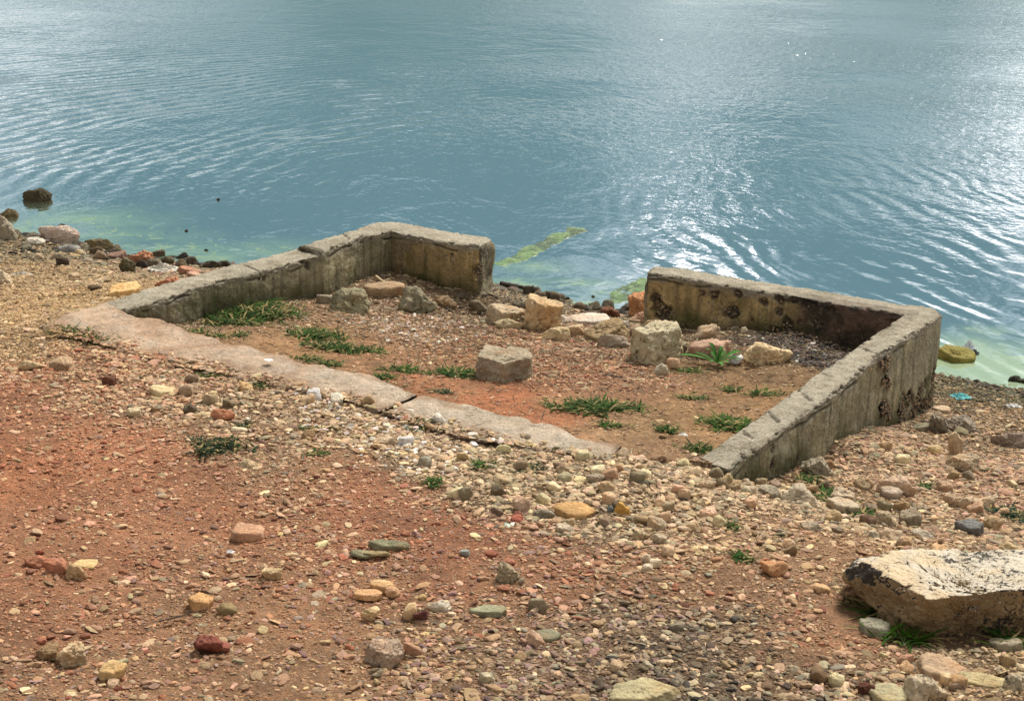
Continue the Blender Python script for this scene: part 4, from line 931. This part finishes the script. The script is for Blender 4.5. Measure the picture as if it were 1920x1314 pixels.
x,y,z,Zv,size = gravel(200000,.0075,.019,1.9,3.5,11.5,lambda Z: np.clip(.05+.60*Z[:,3]*(.12+Z[:,4])**1.1,0,1))
cols,_ = pebble_cols(Zv,lambda n: R.beta(1,2.2,n)*.9); build_pebbles('gravel',x,y,z,size,cols,2,'loose cream and brown pebbles covering the bank')
x,y,z,Zv,size = gravel(22000,.016,.030,2.2,3.5,11.5,lambda Z: np.clip(.50*np.maximum(Z[:,4]-.45,0)**1.5,0,1))
# rubble washed up along the water line
def shore_rubble(a_,b_,n_,back,seed_):
    rg = np.random.default_rng(seed_); A_,B_ = bp(*a_,ZW),bp(*b_,ZW); t_ = rg.uniform(0,1,n_); w_ = np.abs(rg.normal(0,.5,n_))*back-.05
    return A_[0]+(B_[0]-A_[0])*t_-sn[0]*w_, A_[1]+(B_[1]-A_[1])*t_-sn[1]*w_
for a_,b_,n_,bk_ in (((10,436),(430,502),230,.55),((925,534),(1200,592),70,.30),((1762,706),(1925,748),26,.12)):
    xx,yy = shore_rubble(a_,b_,n_,bk_,int(a_[0])); zz = height(xx,yy); k = valid(xx,yy,zz)&clear(xx,yy); xx,yy,zz = xx[k],yy[k],zz[k]
    x,y,z = np.r_[x,xx],np.r_[y,yy],np.r_[z,zz]; Zn = zones(xx,yy); Zn[:,5:] = Zn[:,5:]*.5; Zn[:,5+4] += .5; Zn[:,5+7] += .25; Zv = np.r_[Zv,Zn]; size = np.r_[size, R.uniform(.014,.045,len(xx))*(.6 if n_<50 else 1)]
cols,idx = pebble_cols(Zv,.12); wetd = sstep(.10,.0,z-ZW)[:,None]; cols = cols*(1-.6*wetd)
# the largest of these become individual stones
pq = proj(np.stack([x,y,z],1)); dist = np.sqrt(x*x+y*y+(H-z)**2); app = size/dist*((pq[:,0]>5)&(pq[:,0]<1915)&(pq[:,1]>300)&(pq[:,1]<1305))
hid = np.zeros(len(x),bool)
order = np.argsort(-app)[:118]; rest = np.setdiff1d(np.arange(len(x)),order)
build_pebbles('coarse_gravel',x[rest],y[rest],z[rest],size[rest],cols[rest],3,'fist sized stones of the pebble band in cream and grey',nvar=20)
CN = dict(zip(range(9),['cream','tan','pinkish','red brown','olive grey','purple grey','white','black','yellow ochre']))
def zone_name(px_,py_,xx,yy,ins):
    if ins: return 'inside the walled enclosure'
    if xx > 1.05 and px_ > 1440 and py_ < 1000: return 'on the slope outside the right wall'
    if px_ < 450 and py_ < 560: return 'on the left bank by the water'
    if py_ < 1000: return 'in the pebble band below the concrete strip'
    if px_ > 1450: return 'around the big boulder at lower right'
    if px_ < 640: return 'on the reddish soil at lower left'
    return 'in the mixed gravel at bottom centre'
insm = inpoly(x,y,inside_poly)
for i in order:
    zn = zone_name(pq[i,0],pq[i,1],x[i],y[i],insm[i]); cn = CN[int(idx[i])]; s_ = size[i]
    kind = ['angular','slab','angular'][int(R.integers(0,3))]
    make_rock('loose_stone', (x[i],y[i],z[i]), 2.1*s_, 1.7*s_, 1.35*s_, tuple(np.clip(cols[i],0,1)), 'small %s stone lying %s'%(cn,zn), 'stone', kind, int(i), 3, .9, MR, 'small %s stones %s'%(cn,zn))

# ------------------------------------------------------------------ concrete strip
def strip_slab(stn, parent, zt=.010, cshift=0.0):
    Uo = np.array([bp(*a,0) for a,b in stn]); Lo = np.array([bp(*b,0) for a,b in stn])
    L = np.r_[0,np.cumsum(np.linalg.norm(np.diff((Uo+Lo)/2,axis=0),axis=1))]; n = int(L[-1]/.009); s1 = np.linspace(0,L[-1],n)
    Ui = np.stack([np.interp(s1,L,Uo[:,k]) for k in range(3)],1); Li = np.stack([np.interp(s1,L,Lo[:,k]) for k in range(3)],1)
    m = 46; tv = np.linspace(0,1,m); rows = [(0,-.10),(0,-.07),(0,-.04),(0,-.015)]+[(t,0) for t in tv]+[(1,-.015),(1,-.04),(1,-.07)]
    k = len(rows); V = np.zeros((n,k,3)); e = np.zeros((n,k)); sd2 = np.zeros((n,k))
    w = np.linalg.norm(Ui-Li,axis=1)
    for j,(t,dz) in enumerate(rows):
        V[:,j] = Ui*(1-t)+Li*t; V[:,j,2] += zt+dz; e[:,j] = np.minimum(t,1-t)*w; sd2[:,j] = 1 if dz<0 else 0
    en = np.minimum(s1, L[-1]-s1)[:,None]; e = np.minimum(e, en+np.where(sd2>0,0,0))
    P = V.reshape(-1,3); e = e.ravel(); wdir = np.repeat((Ui-Li)/w[:,None],k,0)
    tt = np.tile(np.array([r_[0] for r_ in rows]),n); sgn = np.where(tt<.5,1,-1)
    jag = .060*fbm(P*np.array([1,1,0]),6,4,3)+.010*fbm(P*np.array([1,1,0]),30,3,6)
    fade = np.abs(tt-.5)*2
    P = P+wdir*(sgn*jag*fade)[:,None]
    a = np.clip(1-e/.03,0,1)**2; P[:,2] -= a*.010*(sd2.ravel()==0); P[:,2] += .006*fbm(P,3.5,3,1)+.0022*fbm(P,28,3,4)
    P[:,2] -= sstep(.0,1,(tt-.40)*1.7)*.014*(1+fbm(P,5,2,9))     # lower edge sinks into the gravel
    n1 = fbm(P,3,4,2); xx = sstep(-1.7,-.1,P[:,0])[:,None]
    C = (np.array([.62,.44,.30])*(1-xx)+np.array([.62,.50,.37])*xx)*(1+.14*n1[:,None])
    gp = sstep(.05,.5,fbm(P,7,4,14))[:,None]; C = C*(1-.5*gp)+np.array([.58,.50,.40])*.5*gp
    rd = sstep(.2,.55,fbm(P,4,4,24))[:,None]*(1-.7*xx); C = C*(1-.5*rd)+np.array([.50,.27,.16])*.5*rd
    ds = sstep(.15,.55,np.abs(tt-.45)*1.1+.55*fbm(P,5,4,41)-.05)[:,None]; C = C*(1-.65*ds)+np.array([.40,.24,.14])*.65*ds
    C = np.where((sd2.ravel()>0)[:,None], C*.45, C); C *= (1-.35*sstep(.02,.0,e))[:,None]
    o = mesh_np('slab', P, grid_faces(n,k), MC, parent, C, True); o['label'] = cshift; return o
strip = empty('concrete_strip', (0,0,0), 'flat dusty concrete strip at ground level closing the front of the enclosure', 'foundation strip')
strip_slab(STRIP1, strip, .010, 'pinkish left slab of the concrete strip up to the crack'); strip_slab(STRIP2, strip, .008, 'paler right slab fading under the gravel')

# exposed aggregate set in the pocks of the walls (parts of the walls)
def aggregate(wall, kids, a_in, b_in, a_out, b_out, thr=0.020):
    for q,r,f,px_ in kids:
        if r < thr: continue
        a_,b_ = (a_in,b_in) if f==2 else (a_out,b_out)
        t_ = (b_-a_)/np.linalg.norm(b_-a_); t_[2]=0; nrm = np.array([-t_[1],t_[0],0]); 
        if nrm@(np.array([0,0,0])-q) < 0: nrm = -nrm
        m = int(30*(r/.05)**2)+8; rng = np.random.default_rng(int(px_)); Vs=[];Fs=[];Cs=[];off=0
        for i in range(m):
            an = rng.uniform(0,6.28); rad = r*.78*math.sqrt(rng.uniform(0,1)); P0,Fc = rock_pts(2,rng,'angular',k=12); s_ = rng.uniform(.0025,.007)
            c_ = q+t_*math.cos(an)*rad+np.array([0,0,1])*math.sin(an)*rad-nrm*rng.uniform(.009,.019)
            if c_[2] > -.03: continue
            Vs.append(P0*np.array([s_,s_,s_*rng.uniform(.6,1)])+c_); Fs.append(Fc+off); off+=len(P0)
            cc = PALA[rng.choice([0,1,4,4,1,7,7,5])]*rng.uniform(.35,.9); Cs.append(np.tile(cc,(len(P0),1)))
        if not Vs: continue
        mesh_np('exposed_aggregate', np.vstack(Vs), np.vstack(Fs), MP, wall, np.vstack(Cs), False)
aggregate(wall_r,kids_r,IR[0],IR[6],OR_[11],OR_[-3]); aggregate(wall_l,kids_l,IL[1],IL[9],IL[0],IL[1])

# ------------------------------------------------------------------ weeds
def blades(cx, cy, rx, ry, nb, rng, lmin, lmax, wid, col, up=.5, yawless=None):
    Vs=[];Fs=[];Cs=[];off=0
    ux = np.clip(rng.standard_t(3,nb)*.38,-1.25,1.25)*rx; uy = np.clip(rng.standard_t(3,nb)*.38,-1.25,1.25)*ry
    lob = fbm(v3(cx+ux,cy+uy),14,2,31); k = lob>-.22-.6*np.exp(-(ux/rx)**2-(uy/ry)**2); ux,uy = ux[k],uy[k]
    xs, ys = cx+ux, cy+uy; ok = ~inpoly(xs,ys,wallL_poly)&~inpoly(xs,ys,wallR_poly); xs,ys=xs[ok],ys[ok]
    zs = height(xs,ys)
    n = len(xs); th = rng.uniform(0,6.283,n); L = rng.uniform(lmin,lmax,n)*rng.choice([.5,.8,1.,1.25],n); W = wid*rng.uniform(.6,1.3,n); u0 = rng.uniform(.15,1.0,n)*up
    seg = 5; V = np.zeros((n,seg,2,3)); 
    for j in range(seg):
        t = j/(seg-1); rad = L*(t*np.cos(u0)); hz = L*(np.sin(u0)*t-.45*t*t*rng.uniform(.6,1.4,n)*np.sin(u0)-.0)+.003; hw = W*np.array([.45,1.0,.95,.6,.06])[j]
        for s_ in (0,1):
            sg = (s_*2-1)*hw
            V[:,j,s_,0] = xs+rad*np.cos(th)-sg*np.sin(th); V[:,j,s_,1] = ys+rad*np.sin(th)+sg*np.cos(th); V[:,j,s_,2] = zs+np.maximum(hz,.003)+(.15*hw if s_ else 0)
    base = (np.arange(n)*seg*2)[:,None]; Fq = np.concatenate([np.concatenate([base+2*j,base+2*j+1,base+2*j+3,base+2*j+2],1)[:,None] for j in range(seg-1)],1).reshape(-1,4)
    cc = np.array(col)[None]*rng.uniform(.35,1.5,(n,1))*(1+rng.normal(0,.12,(n,3))); yl = rng.uniform(0,1,n)<.22; cc[yl] = np.array([.34,.26,.11])*rng.uniform(.5,1.2,(int(yl.sum()),1)); cc = np.clip(cc,.004,1); C = np.repeat(cc,seg*2,0)
    return V.reshape(-1,3), Fq, C
def weed(px_,py_,w,h,label,col=(.045,.115,.022),dens=1.0,l=(.02,.045),wid=.0028,up=.8,name='weed_patch'):
    g = ground_at(px_,py_); dist = math.hypot(g[0],g[1]); rx = w/FPX*dist*.5; ry = min(max(h/FPX*dist/((H-g[2])/dist)*.45,.04),rx*2.5)
    rng = np.random.default_rng(int(px_*3+py_)); nb = int(min(3200,max(110,dens*rx*ry*50000)))
    V,Fq,C = blades(g[0],g[1],rx*1.1,ry,nb,rng,l[0],l[1]*1.25,wid*1.0,col,up*.75)
    o = mesh_np(name, V-g, Fq, ML, None, C, False); o.location = g; return tag(o,label,'weeds','weed patches')
WD = [(455,590,150,46,'largest bushy weed patch at the foot of the left wall',1.5,(.03,.085),.0045),(500,575,60,24,'weed tuft against the left wall right of the largest patch',1.0,(.03,.06),.004),(440,604,80,18,'low leafy edge in front of the largest weed patch',1.2,(.02,.05),.004),
 (372,622,26,12,'tiny weed tuft on the strip edge near the left wall',1,(.02,.04),.003),(412,631,30,12,'small weed tuft between strip and largest patch',1,(.02,.04),.003),(446,629,26,10,'tiny weed tuft right of the small tuft',1,(.02,.04),.003),
 (590,632,80,30,'left half of the long weed patch in the enclosure',1.5,(.025,.06),.004),(640,656,110,24,'right half of the long weed patch in the enclosure',1.5,(.025,.055),.004),(690,660,50,12,'sparse weed end right of the long patch',.8,(.02,.04),.003),
 (578,675,50,14,'weed tuft on the upper edge of the concrete strip',1.3,(.02,.045),.0035),(615,686,40,18,'weed tuft right beside it on the strip edge',1.3,(.02,.045),.0035),
 (755,693,70,18,'weed patch left of the stone block, above a smaller one',1.3,(.02,.05),.0035),(718,708,44,14,'smaller weed patch on the strip edge left of the block',1.2,(.02,.045),.0035),(860,699,80,24,'dense weed patch touching the square stone block',1.6,(.025,.055),.004),
 (830,735,40,10,'sparse grey green weeds below the square block',.8,(.015,.03),.003),(1115,768,130,34,'round dense weed patch in the front right of the enclosure',1.7,(.03,.06),.004),(1145,800,60,16,'thin weed tuft below the round dense patch',.9,(.02,.05),.0035),
 (1300,746,60,12,'narrow weed line on the tan mound',1.0,(.02,.04),.003),(1252,812,36,16,'small weed tuft on the tan soil near the strip end',1.3,(.025,.045),.0035),(1370,800,90,34,'bright weed patch along the inner side of the right wall',1.5,(.03,.06),.0045),
 (1310,845,60,18,'weed tuft beside the inner end of the right wall',1.2,(.025,.05),.0035),(1435,742,80,16,'straggly weeds by the right wall under the ashes',.9,(.02,.05),.003),(1372,733,30,12,'small tuft left of the straggly weeds',1,(.02,.04),.003),
 (1292,693,60,12,'yellow green weed tuft left of the rosette plant',1,(.02,.045),.003),(1405,616,24,12,'leafy weed at the foot of the right back wall',.8,(.03,.06),.005),(140,626,64,18,'left half of the weeds on the tip of the strip',1.2,(.02,.06),.003),(185,640,70,16,'right half of the weeds on the tip of the strip',1.2,(.02,.05),.003),
 (415,840,90,28,'dark weed patch on the red soil',1.3,(.02,.05),.0035),(385,855,40,14,'small dark tuft left below the dark weed patch',1,(.02,.04),.003),(575,720,16,10,'tiny sprig on the concrete strip edge',1,(.02,.04),.003),(790,800,60,20,'sparse weeds growing from the pebbles under the strip',.5,(.02,.05),.0035),
 (995,880,46,20,'blue green weed tuft in the wide pebble band',1.2,(.02,.04),.0035),(903,876,30,14,'small green tuft in the wide pebble band',1.2,(.02,.04),.0035),(810,908,34,14,'dull weed tuft below the pebble band',.9,(.02,.04),.003),
 (1555,935,60,50,'weeds running down from the right wall end',1.0,(.025,.06),.004),(1510,900,50,20,'weeds at the foot of the right wall end',1.0,(.02,.05),.0035),(1620,965,60,24,'weeds between stones of the right pebble line',1.1,(.025,.05),.004),(1735,912,40,26,'weed tuft right of the pitted pinkish rock',1.2,(.025,.045),.004),
 (1895,965,70,34,'grey green weed patch at the right frame edge',1.4,(.025,.05),.004),(1700,1200,110,30,'grass growing out from under the big boulder',.5,(.04,.09),.004),(1650,1150,50,40,'grass blades at the left foot of the big boulder',.35,(.05,.11),.005),(1890,1215,60,40,'grass at lower right below the big boulder',.6,(.04,.08),.004),
 (480,725,40,12,'thin weeds in the upper pebble band',.6,(.015,.035),.003),(395,705,30,12,'tiny weeds among pebbles under the strip',.8,(.015,.035),.003),(590,808,60,14,'sparse weeds in the middle of the pebble band',.45,(.015,.035),.003),(590,855,40,12,'small weeds at the lower rim of the pebble band',.5,(.015,.035),.003),
 (1390,1045,36,14,'tiny weed on the soil left of the orange brown stone',.7,(.015,.035),.003),(1370,985,20,10,'tiny weed in the wide pebble line',.7,(.015,.03),.003),(1160,625,10,8,'single sprig by the tilted slab',.6,(.02,.03),.003),(800,588,16,10,'sprig in front of the lumpy grey green rock',1,(.02,.04),.004),(455,800,30,12,'faint weeds above the dark weed patch',.6,(.015,.03),.003)]
for px_,py_,w,h,lab,dn,l,wd_ in WD:
    c_ = (.032,.072,.009)
    if 'dark' in lab or 'grey green' in lab or 'blue' in lab: c_ = (.022,.044,.018)
    if 'bright' in lab or 'yellow' in lab or 'grass' in lab: c_ = (.040,.090,.008)
    weed(px_,py_,w,h,lab,c_,dn,l,wd_)

def rosette():
    g = ground_at(1345,682); root = empty('rosette_plant', tuple(g), 'broad leaved rosette plant with long serrated leaves between the boulder and oval stone', 'plant')
    rng = np.random.default_rng(3)
    for i in range(15):
        th = i*2.4+rng.uniform(-.2,.2); L = rng.uniform(.10,.19); el = rng.uniform(.25,.75) if i<11 else rng.uniform(.9,1.3); wid = rng.uniform(.010,.016); n = 26
        t = np.linspace(0,1,n); rad = L*np.cos(el)*t+.0; hz = L*(np.sin(el)*t-.55*t**2*np.sin(el))+.004; tooth = 1+.35*((np.arange(n)%4)/3.-.5)
        hw = wid*np.sin(np.pi*np.clip(t*.92+.04,0,1))**.7*(.35+.75*t)*tooth; V=[]
        for k_ in range(n):
            for s_,zf in ((-1,.28),(0,0),(1,.28)):
                sg = s_*hw[k_]; V.append((rad[k_]*math.cos(th)-sg*math.sin(th), rad[k_]*math.sin(th)+sg*math.cos(th), hz[k_]+zf*hw[k_]))
        Fq=[]
        for k_ in range(n-1):
            for q in (0,1): a_=k_*3+q; Fq.append((a_,a_+1,a_+4,a_+3))
        C = np.tile(np.array([.04,.12,.02])*rng.uniform(.7,1.6),(len(V),1)); C.reshape(n,3,3)[:,1] *= 1.5
        mesh_np('leaf', np.array(V), np.array(Fq), ML, root, C, True)
rosette()

# ------------------------------------------------------------------ litter, twigs, footings
def tube(name, pts, r0, r1, mat, label, cat, col=None, seg=7):
    pts = np.array(pts,float); n = len(pts); V=[]
    for i in range(n):
        t_ = pts[min(i+1,n-1)]-pts[max(i-1,0)]; t_/=np.linalg.norm(t_); a_ = np.cross(t_,[0,0,1.]); a_/=np.linalg.norm(a_)+1e-9; b_ = np.cross(t_,a_); r_ = r0+(r1-r0)*i/(n-1)
        for k in range(seg): V.append(pts[i]+r_*(math.cos(k*2*math.pi/seg)*a_+math.sin(k*2*math.pi/seg)*b_)*(1+.15*math.sin(i*2.3+k)))
    F_ = grid_faces(n,seg,True); o = mesh_np(name,np.array(V),F_,mat,None,None,True); return tag(o,label,cat)
MW = m_plain('dead_wood',(.13,.085,.05,1)); MWD = m_plain('dark_wood',(.05,.035,.025,1)); MWP = m_plain('pale_wood',(.40,.30,.18,1))
def twig(pxs, r0, r1, mat, label, name='twig'):
    pts = []
    for (a,b) in pxs: g = ground_at(a,b); pts.append(g+np.array([0,0,max(r0,.004)*1.3]))
    pts = np.array(pts); m = 16; t = np.linspace(0,len(pts)-1,m); P = np.stack([np.interp(t,np.arange(len(pts)),pts[:,k]) for k in range(3)],1); P[:,2] = np.maximum(P[:,2], height(P[:,0],P[:,1])+r0*.6)
    P[:,:2] += .004*np.stack([pn(P,9,1),pn(P,9,7)],1); return tube(name,P,r0,r1,mat,label,'stick')
twig([(298,1168),(340,1158),(388,1146)],.0022,.0014,MWD,'thin dark twig lying on the reddish soil at lower left')
twig([(1126,700),(1145,707),(1166,709)],.004,.003,MWD,'short black twig left of the cream boulder inside the enclosure')
twig([(938,538),(970,543),(1007,552)],.017,.010,MWD,'dark driftwood stick at the water edge in the gap','driftwood')
twig([(822,572),(835,580),(848,590)],.009,.006,MWD,'short dark stick below the small brown rock')
twig([(705,523),(713,529),(722,535)],.010,.007,MWP,'pale orange wood splinter leaning by the left wall corner')
twig([(1016,789),(1018,780),(1022,770)],.0015,.001,MWD,'thin dry stalk beside the strip in the orange soil')
twig([(1170,602),(1185,604),(1200,606)],.008,.007,MWP,'pale stick beside the orange rock at the gap')
def patch_litter(px_,py_,w,h,rise,mat,name,label,cat,seed,z=None):
    g = ground_at(px_,py_) if z is None else bp(px_,py_,z); dist = math.hypot(g[0],g[1]); rx = w/FPX*dist*.5; ry = rx*.75; m = 34; rng = np.random.default_rng(seed)
    u,v = np.meshgrid(np.linspace(-1,1,m),np.linspace(-1,1,m),indexing='ij'); P = np.stack([u.ravel(),v.ravel(),np.zeros(m*m)],1)
    r_ = np.sqrt(P[:,0]**2+P[:,1]**2)+1e-9; sq = np.maximum(np.abs(P[:,0]),np.abs(P[:,1])); P[:,:2] *= (sq/r_)[:,None]
    P[:,:2] *= (1+.25*fbm(P,1.5,3,seed))[:,None]; cr = np.abs(fbm(P,2.0,3,seed+3)); zz = rise*(.15+1.1*cr)*np.clip(1.2-np.linalg.norm(P[:,:2],axis=1),.15,1)
    Q = np.stack([P[:,0]*rx,P[:,1]*ry,zz],1); o = mesh_np(name,Q,grid_faces(m,m),mat,None,None,False)
    sol = o.modifiers.new('thickness','SOLIDIFY'); sol.thickness = .0015
    o.location = g+np.array([0,0,.004]); return tag(o,label,cat)
MT = m_plain('teal_fabric',(.16,.50,.52,1),.7); MWH = m_plain('white_plastic',(.72,.72,.70,1),.5); MSV = m_plain('silver_foil',(.55,.57,.60,1),.3,.6); MBG = m_plain('dirty_plastic',(.50,.46,.38,1),.5)
patch_litter(1801,746,37,16,.035,MT,'face_mask','crumpled teal fabric mask on the shore right of the wall corner','litter',5)
patch_litter(1901,765,34,10,.022,MWH,'paper_scrap','torn white paper scrap on the shore at the right edge','litter',9)
patch_litter(1816,655,28,16,.05,MSV,'foil_wrapper','crumpled silver wrapper floating beside the green slab','litter',12,ZW)
patch_litter(1828,664,16,8,.03,m_plain('black_plastic',(.03,.03,.035,1),.4,.5),'plastic_scrap','black plastic scrap floating beside the silver wrapper','litter',14,ZW)
patch_litter(308,506,62,30,.05,MBG,'plastic_bag','crumpled dirty white plastic bag among the left shore rocks','litter',21)
patch_litter(40,520,50,26,.035,MBG,'plastic_bag','torn pale plastic bag on the left bank gravel','litter',25)
patch_litter(504,677,18,7,.004,MWH,'paper_scrap','tiny white paper scrap lying on the concrete strip','litter',31,.026)
patch_litter(432,1038,16,10,.010,MWH,'shell_fragment','small bright white shell fragment on the lower left soil','shell',35)
patch_litter(748,917,32,7,.008,MWH,'bone_fragment','thin white bone like fragment below the pebble band','litter',37)
patch_litter(1280,818,20,10,.008,MWH,'shell_fragment','white crushed shell beside the small weed tuft','shell',41)

# algae covered footings in the shallows
def footing(p1,p2,wpx,zt,label,seed):
    a_ = bp(*p1,zt); b_ = bp(*p2,zt); L = np.linalg.norm(b_-a_); t_ = (b_-a_)/L; nr = np.array([-t_[1],t_[0],0]); n = int(L/.012); m = 26; w = wpx
    u = np.linspace(0,L,n); v = np.linspace(-1,1,m); P = []
    Ug,Vg = np.meshgrid(u,v,indexing='ij'); P = a_+Ug.ravel()[:,None]*t_+ (Vg.ravel()*w/2)[:,None]*nr
    hh = fbm(P,7,4,seed); prof = 1-np.abs(Vg.ravel())**4; endf = sstep(0,.12,Ug.ravel())*sstep(L,L-.10,Ug.ravel())
    P += nr*(.10*fbm(P,3.5,4,seed+4)*np.abs(Vg.ravel())+.03*fbm(P,1.2,2,seed))[:,None]
    P[:,2] = zt-.10+(.10+.010*hh)*prof*(.55+.45*endf)+.004*fbm(P,9,2,3)-.010*sstep(.35,.0,Ug.ravel()/L)+.004*fbm(P,40,3,seed+8)
    g = sstep(-.3,.4,hh)[:,None]; C = np.array([.13,.23,.07])*g+np.array([.045,.085,.03])*(1-g); pl = sstep(.25,.5,fbm(P,22,3,seed+2))[:,None]; C = C*(1-.6*pl)+np.array([.28,.38,.18])*.6*pl
    o = mesh_np('sunken_footing',P,grid_faces(n,m),MA,None,C,True); return tag(o,label,'footing')
footing((930,500),(1090,423),.26,ZW+.012,'long green algae covered footing just breaking the water beyond the gap',3)
footing((1125,572),(1225,518),.30,ZW+.006,'short algae covered footing in the shallows beside the right wall end',7)

# plant litter strewn inside
def straw():
    n = 15000; px_ = R.uniform(200,1720,n); x,y = sample_ground(n*3,4.5,9.3,14); ins = inpoly(x,y,inside_poly); x,y = x[ins],y[ins]
    Zv = zones(x,y); dark = Zv[:,3]; k = R.uniform(0,1,len(x)) < .75*dark**1.5*np.clip(1+fbm(v3(x,y),3,3,3),0,2); x,y = x[k],y[k]; z = height(x,y)+.004
    k = valid(x,y,z)&clear(x,y); x,y,z = x[k],y[k],z[k]; n = len(x); th = R.uniform(0,6.28,n); L = R.uniform(.006,.022,n); w = R.uniform(.0008,.0022,n); tz = R.normal(0,.18,n)
    dx,dy = np.cos(th),np.sin(th); V = np.zeros((n,6,3))
    for e_,sg in ((0,-1),(1,1)):
        for q,(a_,b_) in enumerate(((-1,0),(1,0),(0,1.3))):
            V[:,e_*3+q,0] = x+sg*L*dx-a_*w*dy; V[:,e_*3+q,1] = y+sg*L*dy+a_*w*dx; V[:,e_*3+q,2] = z+sg*L*tz+b_*w+.001
    b = (np.arange(n)*6)[:,None]; Fq = np.concatenate([b+np.array([[0,1,4,3]]),b+np.array([[1,2,5,4]]),b+np.array([[2,0,3,5]])],0)
    base = np.array([[.40,.28,.15],[.22,.13,.07],[.50,.42,.28],[.12,.08,.05]])[R.integers(0,4,n)]
    o = mesh_np('plant_litter',V.reshape(-1,3),Fq,MP,None,np.repeat(base,6,0),False); tag(o,'dry brown plant litter strewn over the enclosure floor','litter',None,'stuff')
straw()

# ------------------------------------------------------------------ light and sky
SUN_EL, SUN_AZ = math.radians(52), math.radians(28)      # azimuth measured from +y towards +x
sdv = Vector((math.sin(SUN_AZ)*math.cos(SUN_EL), math.cos(SUN_AZ)*math.cos(SUN_EL), math.sin(SUN_EL)))
ld = bpy.data.lights.new('sun','SUN'); ld.energy = 4.1; ld.angle = math.radians(20); ld.color = (1,.95,.88)
lo = bpy.data.objects.new('sun', ld); COL.objects.link(lo); lo.rotation_euler = sdv.to_track_quat('Z','Y').to_euler()
w = bpy.data.worlds.new('World'); SC.world = w; w.use_nodes = True; t = w.node_tree; t.nodes.clear()
out = t.nodes.new('ShaderNodeOutputWorld'); bg = t.nodes.new('ShaderNodeBackground'); bg.inputs[1].default_value = .1; t.links.new(bg.outputs[0], out.inputs[0])
sky = t.nodes.new('ShaderNodeTexSky'); sky.sky_type = 'NISHITA'; sky.sun_disc = False; sky.sun_elevation = SUN_EL; sky.sun_rotation = SUN_AZ
tc = t.nodes.new('ShaderNodeTexCoord').outputs['Generated']
def wn(typ, **kw):
    nd = t.nodes.new('ShaderNode'+typ)
    for k_,v_ in kw.items(): setattr(nd,k_,v_)
    return nd
def wm(op,a,b=None,c=None):
    nd = wn('Math',operation=op)
    for i,v_ in enumerate((a,b,c)):
        if v_ is None: continue
        if isinstance(v_,(int,float)): nd.inputs[i].default_value = v_
        else: t.links.new(v_, nd.inputs[i])
    return nd.outputs[0]
mp = wn('Mapping'); mp.inputs['Scale'].default_value = (1,1,2.6); t.links.new(tc, mp.inputs[0])
nz1 = wn('TexNoise'); nz1.inputs['Scale'].default_value = 5.0; nz1.inputs['Detail'].default_value = 6; nz1.inputs['Roughness'].default_value = .55; nz1.inputs['Distortion'].default_value = .3; t.links.new(mp.outputs[0], nz1.inputs['Vector'])
nf = nz1.outputs['Fac']
# cloud banks: direction, width, weight
tot = None
for azd, eld, width, wt in [(-18,5,9,.33),(-14,8,4,.12),(7,3,4.5,.22),(20,8,6,.42),(8,11,4,-.30),(6.5,14,1.3,.72),(-4,9.5,7,-.55),(14,15,5,-.45),(-12,12,4,-.25),(30,55,30,.3)]:
    a_, e_ = math.radians(azd), math.radians(eld); dv = (math.sin(a_)*math.cos(e_), math.cos(a_)*math.cos(e_), math.sin(e_))
    dot = wn('VectorMath',operation='DOT_PRODUCT'); t.links.new(tc, dot.inputs[0]); dot.inputs[1].default_value = dv
    k_ = 1/(1-math.cos(math.radians(width)))
    g_ = wm('EXPONENT', wm('MULTIPLY', wm('SUBTRACT', dot.outputs['Value'], 1.0), k_)); g_ = wm('MULTIPLY', g_, wt)
    tot = g_ if tot is None else wm('ADD', tot, g_)
cv = wm('ADD', wm('MULTIPLY_ADD', nf, 2.3, -.72), tot)
mr = wn('MapRange'); t.links.new(cv, mr.inputs[0]); mr.inputs[1].default_value = .25; mr.inputs[2].default_value = 1.15
ramp = wn('ValToRGB'); t.links.new(mr.outputs[0], ramp.inputs[0]); cr = ramp.color_ramp
cr.elements[0].position = 0; cr.elements[0].color = (.72,1.52,1.68,1); cr.elements[1].position = 1; cr.elements[1].color = (19,19,19,1)
e1 = cr.elements.new(.45); e1.color = (2.6,3.5,3.8,1); e2 = cr.elements.new(.75); e2.color = (6.2,6.6,6.8,1)
sep = wn('SeparateXYZ'); t.links.new(tc, sep.inputs[0])
# the overcast deck overhead and behind is paler and more even than the broken sky low over the lake
elv = wn('MapRange',interpolation_type='SMOOTHSTEP'); t.links.new(wm('SUBTRACT', sep.outputs[2], wm('MULTIPLY', sep.outputs[1], .35)), elv.inputs[0]); elv.inputs[1].default_value = -.05; elv.inputs[2].default_value = .55
deck = wn('ValToRGB'); t.links.new(nf, deck.inputs[0]); deck.color_ramp.elements[0].position = .3; deck.color_ramp.elements[0].color = (3.4,3.4,3.3,1); deck.color_ramp.elements[1].position = .7; deck.color_ramp.elements[1].color = (5.8,5.5,5.1,1)
mm = wn('Mix',data_type='RGBA'); t.links.new(elv.outputs[0], mm.inputs[0]); t.links.new(ramp.outputs[0], mm.inputs[6]); t.links.new(deck.outputs[0], mm.inputs[7])
mx = wn('Mix',data_type='RGBA'); mx.inputs[0].default_value = .92; t.links.new(sky.outputs[0], mx.inputs[6]); t.links.new(mm.outputs[2], mx.inputs[7]); t.links.new(mx.outputs[2], bg.inputs[0])

SC.view_settings.view_transform = 'Standard'; SC.view_settings.look = 'None'; SC.view_settings.exposure = .50; SC.view_settings.gamma = 1
SC.render.engine = 'CYCLES'; SC.cycles.max_bounces = 6; SC.cycles.diffuse_bounces = 2; SC.cycles.glossy_bounces = 3; SC.cycles.transparent_max_bounces = 6
SC.cycles.use_denoising = True
bpy.context.view_layer.update()
